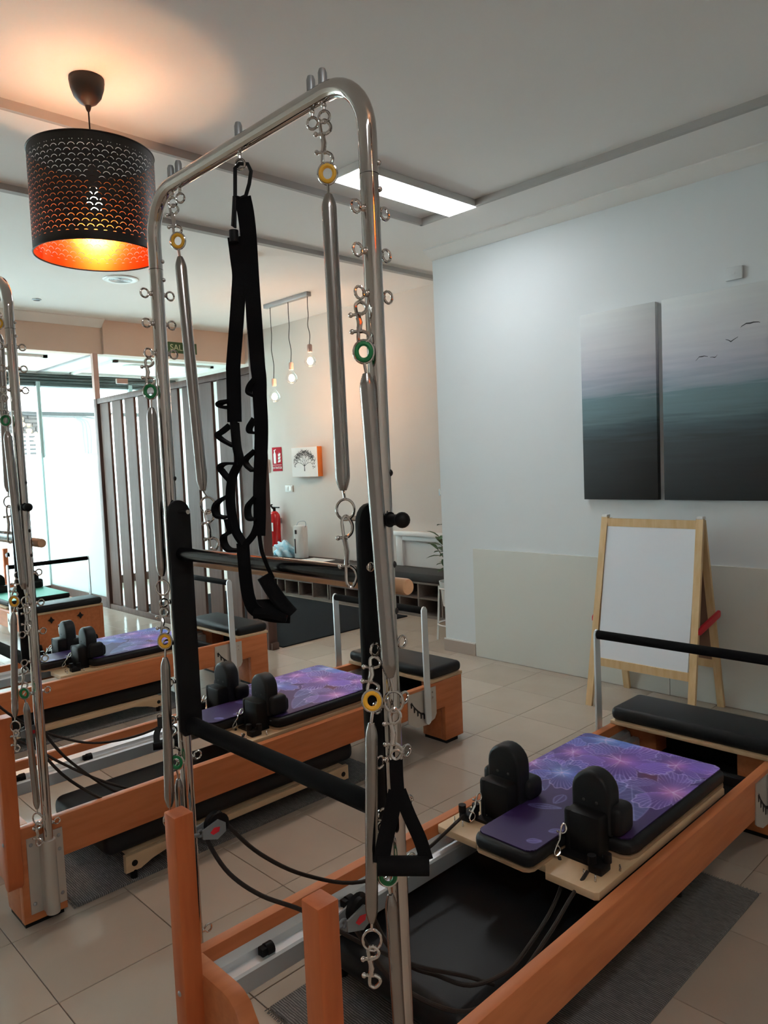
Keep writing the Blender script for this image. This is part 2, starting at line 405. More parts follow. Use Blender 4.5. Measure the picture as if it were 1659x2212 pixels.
# bulkhead over the glass front zone: plain half and a prouder peach half
sbox('wall_bulkhead', PEACH, -7.40, -7.25, YN, 3.0, ZF - .005, 3.45)
sbox('wall_bulkhead.001', PEACH, -7.40, -7.21, 3.0, YB, ZF - .005, 3.45)
# recessed fields of the front-zone ceiling
for k, (y0, y1) in enumerate(((-2.6, -.2), (.2, 2.5), (3.3, 4.7))):
    struct('trim_%d' % (6 + k), lambda bm: [box(bm, *b) for b in ((-9.0, -7.6, y0, y0 + .05, ZF - .03, ZF), (-9.0, -7.6, y1 - .05, y1, ZF - .03, ZF), (-9.0, -8.95, y0, y1, ZF - .03, ZF), (-7.65, -7.6, y0, y1, ZF - .03, ZF))], CEIL)
# skirting tiles, laminate dado panels on the canvas wall
bb = sbox('baseboard_right', SKIRT, -2.76, -2.43, YC - .014, YC, 0, .095)
sbox('trim_9', PAINTW, -2.76, -2.43, YC - .012, YC, .095, .105)
for k, (x0, x1) in enumerate(((-2.42, -.8135), (-.8105, .80), (.803, 2.4))):
    tag(obj('wall_panel', lambda bm: box(bm, x0, x1, YC - .016, YC - .001, .002, .874, bev=.0015, seg=1), PANEL),
        ['pale grey-green dado panel fixed on wall beside the skirting tiles', 'pale grey-green dado panel on wall behind the easel', 'pale grey-green dado panel on wall past the easel'][k], 'wall panel', 'dado panels below the canvases')

# shop front: sill, mullions, shutter box, panes (clear above, frosted film below)
sbox('wall_front', WALL, XL - .2, XL, YN, YB, ZF - .02, 3.45)
shut = struct('trim_10', lambda bm: box(bm, XL - .14, XL - .02, YN, YB, 2.80, ZF - .02), SHUTTER)
for k in range(4):
    obj('shutter_slat', lambda bm: prism(bm, [(XL - .02, 0), (XL + .004, .006), (XL + .004, .032), (XL - .02, .038)], 1, YN, YB), SHUTTER, shut, (0, 0, 2.80 + k * .042), key='shslat')
sbox('trim_11', SLATD, XL - .05, XL + .05, YN, YB, 0, .11)
MUL = (-2.2, -.5, 1.2, 2.9, 4.2)
for k, y in enumerate(MUL): sbox('trim_%d' % (12 + k), TEALM, XL - .03, XL + .03, y - .025, y + .025, .1, 2.86)
edges = [YN] + list(MUL) + [YB]
for k in range(len(edges) - 1):
    w = sbox('window_%d' % (k + 1), GLASS, XL - .004, XL + .004, edges[k] + .026, edges[k + 1] - .026, 1.86, 2.86)
    p = pbox('frosted_pane', FROST, w, XL - .004, XL + .004, edges[k] + .026, edges[k + 1] - .026, .11, 1.86)
# glass partition square to the shop front, and glass over the door line
w = sbox('window_7', GLASS, XL + .03, -7.28, 2.896, 2.904, 1.84, 2.985)
pbox('frosted_pane', FROST, w, XL + .03, -7.28, 2.896, 2.904, .12, 1.84)
pbox('top_channel', GREYM, w, XL + .03, -7.25, 2.885, 2.915, 2.97, 2.99)
sbox('trim_17', SLATD, XL + .05, -7.28, 2.87, 2.93, 0, .12)
sbox('trim_18', COPPERP, -7.29, -7.23, 2.87, 2.93, 0, ZF)
w = sbox('window_8', GLASS, -7.31, -7.30, 3.24, YB - .02, 2.08, 2.985)
pbox('door_leaf', GLASS, w, -7.31, -7.30, 3.26, 4.1, .02, 2.66)
pbox('hinge_clamp', COPPERP, w, -7.325, -7.285, 3.17, 3.31, 2.66, 2.72, bev=.004)
pbox('side_pane', GLASS, w, -7.31, -7.30, 2.93, 3.235, .02, 2.985)

# ------------------------------------------------------------------ outside: pavement and the house across the street
sbox('ground', ASPH, -30, XL - .2, -12, 16, -.1, -.02)
house = thing('house_facade', 'white rendered house front with stone band across the street', 'building', (-13.5, 4, -.02))
pbox('wall', FACW, house, -.5, 0, -12, 8, 0, 5.5)
pbox('cornice', FACG, house, 0, .05, -12, 8, 2.77, 2.84)
pbox('white_panel', FACP, house, 0, .12, .5, 1.52, 0, 2.70, bev=.01)
random.seed(3)
for r in range(11):
    y = -1.6 + random.uniform(-.2, 0)
    while y < .42:
        L = random.uniform(.16, .42); h = .078
        obj('stone', lambda bm: box(bm, 0, .035 + random.uniform(0, .03), y, min(y + L - .012, .46), 1.95 + r * .075, 1.95 + r * .075 + h - .01, bev=.006, seg=1), STONEM, house); y += L
pbox('lattice', FACW, house, .06, .10, -.85, .42, 1.92, 2.42)
for r in range(6):
    for c in range(7):
        pbox('lattice_opening', WINDK, house, .10, .106, -.80 + c * .17, -.80 + c * .17 + .11, 1.95 + r * .078, 1.95 + r * .078 + .042)
cb = thing('cable_bundle', 'grey cables drooping across the white house front outside', 'cable', (-13.32, 4, 0))
obj('cable', lambda bm: tube(bm, smooth_path([(0, .1, 2.75), (.0, .7, 2.72), (0, 1.2, 2.72), (.0, 1.42, 2.70), (.0, 1.55, 2.69), (0, 1.75, 2.72)]), .022, 6), FACG, cb)
for k in range(3):
    obj('cable', lambda bm: tube(bm, smooth_path([(0, 1.02 + k * .05, 2.72), (0, 1.20 + k * .06, 2.62), (0, 1.22 + k * .075, 2.35), (0, 1.24 + k * .055, 2.02 - .03 * k)]), .012, 6), FACG, cb)

# ------------------------------------------------------------------ slatted timber partition
sp = thing('slat_partition', 'tall timber partition of upright slats standing behind the reformers', 'partition', (-5.6, 2.9, 0))
for k in range(10):
    x = -7.16 + .315 * k + 5.6
    obj('slat', lambda bm: box(bm, 0, .222, -.014, .014, .06, 2.40, bev=.003, seg=1), SLATW, sp, (x, 0, 0), key='slat')
pbox('top_rail', SLATW, sp, -1.63, 1.66, -.035, .035, 2.40, 2.46, bev=.003)
pbox('bottom_rail', SLATW, sp, -1.63, 1.66, -.035, .035, 0, .06, bev=.003)
pbox('end_post', SLATD, sp, -1.66, -1.585, -.04, .04, 0, 2.46, bev=.003)
pbox('end_post', SLATD, sp, 1.535, 1.625, -.045, .045, 0, 3.38, bev=.003)
pbox('backing_board', SLATD, sp, 1.20, 1.54, .025, .04, .06, 2.40)
pbox('mirror_strip', ALU, sp, 1.245, 1.275, -.03, -.02, .9, 1.95)
tag(obj('entrance_mat', lambda bm: box(bm, -7.0, -3.95, 2.98, 4.56, 0, .012, bev=.003, seg=1), CARPET), 'large charcoal entrance mat on the floor beside the shoe bench', 'mat')

# ------------------------------------------------------------------ shoe bench along the back wall
bench = thing('shoe_bench', 'grey oak shoe bench with open cubbyholes along the back wall', 'bench', (-5.0, 4.77, 0))
pbox('plinth', CUBBY, bench, -1.8, 1.85, -.15, .17, 0, .03)
pbox('back_panel', CUBBY, bench, -1.8, 1.85, .15, .17, .03, .36)
pbox('top_board', CUBBY, bench, -1.8, 1.85, -.17, .17, .345, .365)
xs = [-1.8, -1.53, -1.26, -1.10, -.83, -.56, -.28, -.24, .03, .30, .58, .62, .89, 1.16, 1.44, 1.48, 1.83]
for k, x in enumerate(xs): obj('divider', lambda bm: box(bm, 0, .018, -.165, .15, .03, .345), CUBBY, bench, (x, 0, 0), key='divider')
for k in range(len(xs) - 1):
    if k in (5, 6, 9, 10, 14): continue
    pbox('shelf', CUBBY, bench, xs[k] + .018, xs[k + 1], -.165, .15, .19, .204)
pbox('shelf', CUBBY, bench, xs[9] + .018, xs[10], -.165, .15, .12, .134)
cush = []
for k, (x0, x1, lb) in enumerate(((-6.8, -5.15, 'dark grey seat cushion on the shoe bench below the extinguisher'), (-5.145, -3.15, 'dark grey seat cushion on the shoe bench below the white wall frame'))):
    tag(obj('bench_cushion', lambda bm: box(bm, x0, x1, 4.59, 4.94, .366, .455, bev=.018, seg=2), GREYC), lb, 'cushion', 'bench cushions')
tag(obj('ball', lambda bm: ball(bm, (-4.56, 4.70, .177), .042, 16), WHITEP), 'small white ball in a cubbyhole of the shoe bench', 'ball')
# white moulded wall frame above the bench
wf = thing('wall_frame', 'white moulded wall frame with recessed panel above the bench', 'moulding', (-3.9, 4.95, .456))
pbox('stile', PAINTW, wf, -.52, -.42, -.05, 0, .0, .34, bev=.004)
pbox('top_ledge', PAINTW, wf, -.54, .95, -.07, 0, .33, .38, bev=.006)
pbox('top_rail', PAINTW, wf, -.42, .95, -.05, 0, .28, .33, bev=.004)
pbox('panel', PAINTW, wf, -.42, .95, -.02, 0, .0, .28)
# things on the bench
mc = thing('payment_terminal', 'upright white device with wire handle standing on the bench', 'device', (-5.93, 4.76, .456), .25)
pbox('body', CARTON, mc, -.075, .075, -.05, .05, 0, .40, bev=.012)
pbox('front_slot', BLACKM, mc, -.06, -.045, -.053, -.049, .06, .24)
pbox('label_block', INK, mc, -.05, -.02, -.053, -.049, .30, .35)
obj('handle', lambda bm: tube(bm, smooth_path([(-.06, 0, .39), (-.03, 0, .44), (.02, 0, .455), (.075, 0, .45), (.085, 0, .41), (.06, 0, .36)]), .005, 8), GREYM, mc)
def crumple(bm, c, r, sc, amp, seed, n=3):
    g = bmesh.ops.create_icosphere(bm, subdivisions=4, radius=1)['verts']; rnd = random.Random(seed)
    ph = [(rnd.uniform(2, 9), rnd.uniform(2, 9), rnd.uniform(2, 9), rnd.uniform(0, 6)) for _ in range(7)]
    for v in g:
        d = 1 + amp * sum(math.sin(a * v.co.x + b * v.co.y + e * v.co.z + p) for a, b, e, p in ph) / 4
        v.co = Vector((c[0] + v.co.x * d * r * sc[0], c[1] + v.co.y * d * r * sc[1], c[2] + max(v.co.z * d, -.55) * r * sc[2]))
tag(obj('towel', lambda bm: crumple(bm, (-6.27, 4.78, .522), .11, (2.0, .9, 1.1), .30, 5), CLOTHB), 'crumpled blue and white cloth lying on the bench', 'cloth')
tag(obj('paper_sheet', lambda bm: box(bm, -5.78, -5.38, 4.62, 4.83, .457, .460), PAPER), 'flat white paper sheet lying on the bench cushion', 'paper')
# fire extinguisher on the wall
fe = thing('fire_extinguisher', 'red fire extinguisher hanging on the back wall by the partition', 'extinguisher', (-6.59, 4.86, .56))
obj('cylinder', lambda bm: lathe(bm, [(.0, 0), (.06, .0), (.072, .015), (.073, .37), (.066, .41), (.04, .445), (.02, .455), (.0, .455)], seg=24), EXTR, fe)
obj('valve', lambda bm: (cyl(bm, (0, 0, .45), (0, 0, .50), .018, 12), box(bm, -.012, .10, -.012, .012, .495, .51), box(bm, -.012, .085, -.012, .012, .525, .54, mtx=Matrix.Rotation(-.25, 4, 'Y'))), BLACKM, fe)
obj('hose', lambda bm: tube(bm, smooth_path([(0, -.02, .49), (-.05, -.03, .53), (-.10, -.03, .50), (-.11, -.03, .42)]), [.012] * 18 + [.02], 8), BLACKM, fe)
pbox('data_label', SIGNW, fe, -.005, .055, -.0765, -.070, .20, .31)
pbox('bracket', GREYM, fe, -.03, .03, .06, .09, .30, .36)
# signs and switches
sg = thing('extinguisher_sign', 'red and white EXTINTOR sign on the back wall', 'sign', (-6.59, 4.949, 1.53))
pbox('plate', SIGNR, sg, -.10, .10, -.006, 0, 0, .31)
text_mesh('lettering', 'EXTINTOR', .042, SIGNW, sg, (0, -.0075, .042), (PI / 2, 0, 0))
pbox('rule', SIGNW, sg, -.095, .095, -.0085, -.006, .078, .082)
obj('extinguisher_symbol', lambda bm: (prism(bm, [(-.07, .10), (-.02, .10), (-.02, .22), (-.03, .24), (-.06, .24), (-.07, .22)], 1, -.0085, -.006), box(bm, -.055, -.035, -.0085, -.006, .24, .262), prism(bm, [(-.06, .262), (-.015, .275), (-.015, .285), (-.06, .275)], 1, -.0085, -.006)), SIGNW, sg)
obj('flame_symbol', lambda bm: [prism(bm, [(.02 + .005 * k, .11 + .04 * k), (.075, .12 + .04 * k), (.085, .155 + .04 * k), (.065, .14 + .04 * k), (.055, .165 + .04 * k), (.045, .135 + .04 * k), (.03, .145 + .04 * k)], 1, -.0085, -.006) for k in range(3)], SIGNW, sg)
sl = thing('exit_sign', 'green SALIDA exit sign on the peach bulkhead', 'sign', (-7.21, 4.02, 3.06))
pbox('plate', SIGNG, sl, 0, .008, -.20, .20, 0, .135)
text_mesh('lettering', 'SALIDA', .105, SIGNL, sl, (.0095, .0, .066), (PI / 2, 0, PI / 2))
sw = thing('light_switch', 'white double light switch below the tree picture', 'switch', (-6.36, 4.949, 1.26))
pbox('plate', WHITEP, sw, -.08, .08, -.01, 0, 0, .085, bev=.003)
pbox('rocker', WHITEP, sw, -.065, -.005, -.014, -.008, .014, .07, bev=.002); pbox('rocker', WHITEP, sw, .005, .065, -.014, -.008, .014, .07, bev=.002)
iv = thing('wall_sensor', 'small white box on the wall beside the EXTINTOR sign', 'sensor', (-6.80, 4.949, 1.53))
pbox('body', WHITEP, iv, -.035, .035, -.03, 0, 0, .16, bev=.008); pbox('base', WHITEP, iv, -.03, .03, -.02, 0, -.02, .0)
sk = thing('wall_socket', 'small grey wall plate by the white corner', 'switch', (-3.75, 4.949, 1.22))
pbox('plate', GREYM, sk, -.05, .05, -.012, 0, 0, .07, bev=.003); pbox('key', WHITEP, sk, -.03, .03, -.016, -.01, .012, .058)
jb = thing('junction_cover', 'small white cover plate on the wall above the wide canvas', 'cover plate', (-.385, YC, 2.575))
pbox('plate', WALL, jb, -.048, .048, -.018, 0, 0, .075, bev=.004); pbox('screw_cap', WALL, jb, -.008, .008, -.02, -.016, .03, .045)

# small tree picture on the back wall
tp = thing('tree_picture', 'small white canvas with a drawn tree and orange edges', 'picture', (-5.93, 4.949, 1.45))
pbox('canvas', ORANGE, tp, -.255, .255, -.075, 0, 0, .365, bev=.002)
pbox('face', CANVASW, tp, -.254, .254, -.0765, -.0752, .001, .364)
def tree(bm):
    rnd = random.Random(11); y = -.0772
    def seg(a, b, w0, w1):
        d = (b - a).normalized(); n = Vector((-d.y, d.x)); q = [a + n * w0, b + n * w1, b - n * w1, a - n * w0]
        bm.faces.new([bm.verts.new((p.x, y, p.y)) for p in q])
    def leaf(c, a, s):
        d = Vector((math.cos(a), math.sin(a))); n = Vector((-d.y, d.x))
        bm.faces.new([bm.verts.new((p.x, y, p.y)) for p in (c, c + d * s * .5 + n * s * .3, c + d * s, c + d * s * .5 - n * s * .3)])
    def br(p, a, L, w, k):
        e = p + Vector((math.cos(a), math.sin(a))) * L; seg(p, e, w, w * .7)
        if k <= 2:
            for _ in range(3): leaf(e + Vector((rnd.uniform(-.012, .012), rnd.uniform(-.01, .01))), a + rnd.uniform(-1.3, 1.3), rnd.uniform(.012, .02))
        if k:
            for s in (-1, 1): br(e, a + s * rnd.uniform(.3, .55), L * rnd.uniform(.68, .82), w * .68, k - 1)
    p = Vector((0, .07)); seg(p, Vector((0, .13)), .010, .006)
    for a, L in ((.55, .07), (1.05, .065), (1.57, .06), (2.1, .065), (2.6, .07)): br(Vector((0, .13)), a, L, .004, 4)
obj('tree_drawing', tree, INK, tp, smooth=0)

# ------------------------------------------------------------------ pair of seascape canvases
def canvas(name, x0, x1, label):
    t = thing(name, label, 'picture', ((x0 + x1) / 2, YC, 1.277)); h = (x1 - x0) / 2
    pbox('canvas', SEA, t, -h, h, -.042, -.001, 0, 1.254, bev=.002); return t
c1 = canvas('seascape_canvas', -1.391, -.857, 'narrow seascape canvas, dark water under a grey lilac sky')
c2 = canvas('seascape_canvas', -.816, .26, 'wide seascape canvas with four small gulls in the sky')
def gull(bm, x, z, s, wl, wr):
    y = -.0428
    for a, L in ((wl, 1), (wr, -1)):
        p = [Vector((x, 0, z))]
        for (dx, dz) in a: p.append(Vector((x + dx * s, 0, z + dz * s)))
        n = len(p)
        for i in range(n - 1):
            w0 = .05 * s * (1 - i / n) ; w1 = .05 * s * (1 - (i + 1) / n)
            bm.faces.new([bm.verts.new((q.x, y, q.z + d)) for q, d in ((p[i], w0), (p[i + 1], w1), (p[i + 1], -w1 - .0004), (p[i], -w0))])
oc = -.816 + .26; oc /= 2
for k, (u, z, s, wl, wr) in enumerate(((-.285, 2.305 - 1.277, .09, [(-.25, .02), (-.55, -.12), (-.6, -.2)], [(.2, .03), (.5, .0), (.6, -.05)]), (-.395, 2.215 - 1.277, .075, [(-.15, .12), (-.4, .22)], [(.2, .12), (.55, .3)]),
        (-.565, 2.15 - 1.277, .07, [(-.25, .0), (-.55, -.3)], [(.2, .02), (.5, -.06)]), (-.49, 2.135 - 1.277, .055, [(-.2, .06), (-.5, .08)], [(.15, .08), (.3, .25)]))):
    obj('gull', lambda bm: gull(bm, u - oc, z, s, wl, wr), INK, c2, smooth=0)

# ------------------------------------------------------------------ ceiling fixtures
for x, y, lb in ((-1.95, 2.68, 'flat white rectangular ceiling panel light above the canvas wall corner, switched on'), (1.95, -1.0, 'flat white ceiling panel light at the unseen rear of the room, added as fill')):  # second panel is unseen, added at the rear to brighten the foreground
    lp = thing('ceiling_panel_light', lb, 'ceiling light', (x, y, ZM))
    pbox('housing', WHITEP, lp, -.125, .125, -.535, .535, -.045, 0, bev=.003, key='lphouse')
    pbox('diffuser', PANELE, lp, -.117, .117, -.527, .527, -.0475, -.0452, key='lpdiff')
spk = thing('ceiling_speaker', 'round white ceiling speaker with ringed grille', 'speaker', (-5.33, 2.36, ZE))
obj('rim', lambda bm: lathe(bm, [(.158, 0), (.158, -.006), (.145, -.012), (.105, -.012), (.102, -.004), (.102, 0)], seg=40, cap=False), WHITEP, spk)
obj('grille', lambda bm: [torus(bm, (0, 0, -.007), (0, 0, 1), .012 + .012 * k, .0035, 36, 6) for k in range(8)], GREYM, spk)
obj('grille_back', lambda bm: lathe(bm, [(0, -.003), (.104, -.003), (.104, 0), (0, 0)], seg=32), GREYM, spk)
ds = thing('ceiling_downlight', 'tiny recessed metal downlight in the ceiling near the bulkhead', 'ceiling light', (-6.55, 2.04, ZE))
obj('ring', lambda bm: lathe(bm, [(.045, 0), (.045, -.006), (.032, -.012), (.03, 0)], seg=24, cap=False), GREYM, ds); obj('lens', lambda bm: lathe(bm, [(0, -.004), (.031, -.004), (.031, 0)], seg=24), GREYM, ds)
rl = thing('round_ceiling_lamp', 'round white flush lamp on the low ceiling behind the glass', 'ceiling light', (-8.0, 3.76, ZF))
obj('rim', lambda bm: lathe(bm, [(.16, 0), (.16, -.018), (.145, -.025), (.14, -.02)], seg=32, cap=False), WHITEP, rl); obj('diffuser', lambda bm: lathe(bm, [(0, -.022), (.14, -.022), (.145, 0)], seg=32, cap=False), SIGNW, rl)

# drum pendant lamp
def drum_pendant(PX, PY, label):
    pl = thing('pendant_lamp', label, 'pendant lamp', (PX, PY, ZM))
    obj('ceiling_cup', lambda bm: lathe(bm, [(.0, 0), (.073, 0), (.074, -.012), (.070, -.04), (.058, -.075), (.038, -.10), (.014, -.115), (.010, -.13), (.006, -.138), (0, -.138)], seg=32), LAMPB, pl)
    obj('cord', lambda bm: tube(bm, [(0, 0, -.13), (.002, 0, -.25), (0, 0, -.40)], .0035, 8), BLACKM, pl)
    shd = obj('shade', lambda bm: lathe(bm, [(.262, 0), (.262, .43)], seg=96, cap=False), SHADE, pl, (0, 0, -.755))
    for z in (0, .43): obj('rim', lambda bm: torus(bm, (0, 0, z), (0, 0, 1), .262, .0035, 72, 8), LAMPB, shd)
    obj('spider', lambda bm: [cyl(bm, (.03 * math.cos(a), .03 * math.sin(a), .40), (.26 * math.cos(a), .26 * math.sin(a), .43), .002, 6) for a in (0.4, 0.4 + 2 * PI / 3, .4 + 4 * PI / 3)], BLACKM, shd)
    obj('lamp_holder', lambda bm: lathe(bm, [(0, -.38), (.02, -.38), (.022, -.45), (.018, -.465), (0, -.465)], seg=20), BLACKM, pl)
    obj('bulb', lambda bm: lathe(bm, [(.013, -.46), (.016, -.48), (.028, -.505), (.032, -.53), (.027, -.555), (.012, -.57), (0, -.572)], seg=24), BULBL, pl)
    pb = light('pendant_bulb_light', 'POINT', (PX, PY, ZM - .53), 44, (1.0, .58, .33), shadow_soft_size=.034)
drum_pendant(-1.915, .625, 'black perforated drum pendant lamp with copper lining beside the chrome tower')
drum_pendant(1.915, .10, 'black perforated drum pendant lamp with copper lining across the room from the tower')

# bar pendant with three bare globe bulbs
bp = thing('bar_pendant', 'grey ceiling bar pendant with three bare globe bulbs', 'pendant lamp', (-5.16, 4.12, ZE))
pbox('bar', GREYM, bp, -.37, .40, -.03, .03, -.045, 0, bev=.003)
for k, (x, z, zs) in enumerate(((-.285, 2.365, 2.56), (.04, 2.535, 2.70), (.37, 2.675, 2.845))):
    z -= ZE; zs -= ZE
    obj('cord', lambda bm: tube(bm, smooth_path([(x, 0, -.04)] + [(x + .008 * (-1) ** q, .004 * (-1) ** (q // 2), -.04 + (zs + .04) * q / 5) for q in range(1, 5)] + [(x, 0, zs)]), .004, 6), BLACKM, bp)
    hd = obj('lamp_holder', lambda bm: lathe(bm, [(0, 0), (.02, 0), (.026, -.01), (.026, -.07), (.022, -.08), (0, -.08)], seg=20), COPPERP, bp, (x, 0, zs))
    gb = obj('globe_bulb', lambda bm: lathe(bm, [(.014, .085), (.018, .07), (.04, .045), (.058, .015), (.062, -.01), (.05, -.04), (.028, -.058), (0, -.064)], seg=28, cap=False), BULBG, bp, (x, 0, z))
    obj('filament', lambda bm: lathe(bm, [(.0, .035), (.018, .028), (.03, 0), (.026, -.02), (.012, -.034), (0, -.036)], seg=16), BULBE, gb)
    light('globe_bulb_light', 'POINT', (-5.16 + x, 4.12 - .0, ZE + z - .10), 2.8, (1.0, .56, .34), shadow_soft_size=.05)

# ------------------------------------------------------------------ easel
ez = thing('easel', 'pine A-frame easel with white board and red stays', 'easel', (-.79, 3.5, 0))
def bar(bm, a, b, wx, wy):
    a, b = Vector(a), Vector(b); vs = []
    for p in (a, b): vs.append([bm.verts.new(p + Vector((sx * wx / 2, sy * wy / 2, 0))) for sx, sy in ((-1, -1), (1, -1), (1, 1), (-1, 1))])
    for k in range(4): bm.faces.new((vs[0][k], vs[0][(k + 1) % 4], vs[1][(k + 1) % 4], vs[1][k]))
    bm.faces.new(vs[0][::-1]); bm.faces.new(vs[1])
for s in (-1, 1):
    obj('front_leg', lambda bm: bar(bm, (s * .325, -.215, 0), (s * .305, .0, 1.185), .042, .022), PINE, ez)
    obj('back_leg', lambda bm: bar(bm, (s * .312, .253, 0), (s * .300, .028, 1.175), .042, .022), PINE, ez)
    obj('top_clip', lambda bm: box(bm, s * .305 - .018, s * .305 + .018, -.012, .03, 1.18, 1.198, bev=.003), WHITEP, ez)
    obj('red_stay', lambda bm: prism(bm, [(-.125, .525), (-.11, .52), (.17, .578), (.178, .59), (.178, .612), (.165, .62), (-.115, .562), (-.125, .55)], 0, s * .338 - .008, s * .338 + .008, bev=.003), RED, ez)
fy = lambda z: -.215 + .215 * z / 1.185
obj('top_rail', lambda bm: box(bm, -.285, .285, fy(1.15) - .01, fy(1.15) + .012, 1.125, 1.175), PINE, ez)
obj('bottom_rail', lambda bm: box(bm, -.30, .30, fy(.28) - .01, fy(.28) + .012, .255, .305), PINE, ez)
obj('white_board', lambda bm: prism(bm, [(fy(.30) - .004, .30), (fy(1.13) - .004, 1.13), (fy(1.13) + .006, 1.13), (fy(.30) + .006, .30)], 0, -.288, .288), BOARDW, ez)
by = lambda z: .253 - .225 * z / 1.175
obj('back_board', lambda bm: prism(bm, [(by(.30) - .004, .30), (by(1.13) - .004, 1.13), (by(1.13) + .006, 1.13), (by(.30) + .006, .30)], 0, -.285, .285), HARDB, ez)
obj('back_rail', lambda bm: box(bm, -.29, .29, by(.28) - .01, by(.28) + .012, .255, .305), PINE, ez)

# ------------------------------------------------------------------ plant on a white wire stand behind the corner
ps = thing('plant_stand', 'white wire plant stand behind the white corner', 'plant stand', (-2.945, 4.12, 0))
for k in range(4):
    a = PI / 4 + k * PI / 2
    obj('leg', lambda bm: tube(bm, [(.15 * math.cos(a), .15 * math.sin(a), 0), (.121 * math.cos(a), .121 * math.sin(a), .48)], .008, 8), PAINTW, ps)
for z, q in ((.46, .1185), (.14, .142)): obj('ring', lambda bm: torus(bm, (0, 0, z), (0, 0, 1), q, .007, 28, 8), PAINTW, ps)
pp = thing('potted_plant', 'leafy green plant in a white pot on the wire stand', 'plant', (-2.945, 4.12, .30))
obj('pot', lambda bm: lathe(bm, [(0, .0), (.09, 0), (.118, .20), (.122, .22), (.112, .22), (.105, .19), (0, .18)], seg=28), WHITEP, pp)
def leafm(bm):
    P = [(0, 0), (.02, .03), (.03, .07), (.022, .11), (0, .145)]; rows = []
    for x, y in P: rows.append([bm.verts.new((s * x, y, .012 * math.sin(y * 21) - abs(s) * x * .25 * -1)) for s in (-1, 0, 1)])
    for A, B in zip(rows, rows[1:]):
        for k in range(2): bm.faces.new((A[k], A[k + 1], B[k + 1], B[k])) if len({A[k].co[:], A[k + 1].co[:], B[k + 1].co[:], B[k].co[:]}) > 3 else bm.faces.new([v for v in {q.co[:]: q for q in (A[k], A[k + 1], B[k + 1], B[k])}.values()])
    bmesh.ops.remove_doubles(bm, verts=bm.verts[:], dist=1e-5)
rnd = random.Random(4)
for k in range(9):
    a = rnd.uniform(0, 2 * PI); h = rnd.uniform(.15, .52); sp_ = rnd.uniform(.05, .22)
    a = PI / 2 + (a / (2 * PI)) * PI; sp_ *= .75
    tip = Vector((sp_ * math.cos(a), sp_ * math.sin(a), .2 + h))
    st = obj('stem', lambda bm: tube(bm, smooth_path([(0, 0, .18), (tip.x * .4, tip.y * .4, .2 + h * .6), tip]), .004, 6), STEM, pp)
    for q in range(5):
        f = .35 + .65 * q / 4; c = Vector((tip.x * f ** 1.4, tip.y * f ** 1.4, .2 + h * f)); aa = a + rnd.uniform(-1.6, 1.6)
        obj('leaf', leafm, LEAF, st, c, (rnd.uniform(-.5, .6), 0, aa - PI / 2), key='leaf')

# ------------------------------------------------------------------ reformers
def side_profile():
    return [(0, .02), (0, .366), (2.4, .366), (2.4, .02), (2.25, .02), (2.25, .215), (.15, .215), (.15, .02)]
def plate_profile():
    return [(1.95, .20), (1.97, .185), (2.02, .16), (2.10, .155), (2.16, .175), (2.175, .20), (2.175, .352), (1.955, .352)]
def snap_hook(bm, p0, p1, r=.0032, W=.011):
    """double-ended bolt snap between two points: a bar with a hook and a thumb pin at each end"""
    p0, p1 = Vector(p0), Vector(p1); d = p1 - p0; L = d.length; d.normalize()
    s = Vector((.70, .71, 0)); s = (s - d * s.dot(d)).normalized()
    def at(t, k): return p0 + d * (t * L) + s * (k * W)
    tube(bm, smooth_path([at(.30, 0), at(.24, .75), at(.14, 1.0), at(.04, .55), at(.0, 0), at(.03, -.5), at(.10, -.75), at(.30, -.62), at(.5, -.5), at(.70, -.62), at(.90, -.75), at(.97, -.5), at(1.0, 0), at(.96, .55), at(.86, 1.0), at(.76, .75), at(.70, 0)], 4), r, 7)
    tube(bm, [at(.30, -.55), at(.5, -.25), at(.70, -.55)], r * 1.5, 8)
    for t in (.30, .70):
        tube(bm, [at(t, -.5), at(t, -1.5)], r * .9, 7); ball(bm, at(t, -1.6), r * 1.5, 8)
        tube(bm, [at(t, .0), at(t, -.6)], r * 1.3, 7)
def coil_mesh(bm, p0, p1, r, pitch=.0031):
    p0, p1 = Vector(p0), Vector(p1); d = p1 - p0; L = d.length; n = max(8, int(L / pitch)); u, w = frame(d); seg = 16; d.normalize()
    def rad(t):
        e = min(t, L - t); return r * (.48 + .52 * math.sin(min(1, e / .028) * PI / 2))
    rings = []
    for i in range(2 * n + 1):
        t = L * i / (2 * n); q = rad(t) - (0.0011 if i % 2 == 0 else 0)
        rings.append([bm.verts.new(p0 + d * t + (u * math.cos(k * 2 * PI / seg) + w * math.sin(k * 2 * PI / seg)) * q) for k in range(seg)])
    for A, B in zip(rings, rings[1:]):
        for k in range(seg): bm.faces.new((A[k], A[(k + 1) % seg], B[(k + 1) % seg], B[k]))
    bm.faces.new(rings[0][::-1]); bm.faces.new(rings[-1])
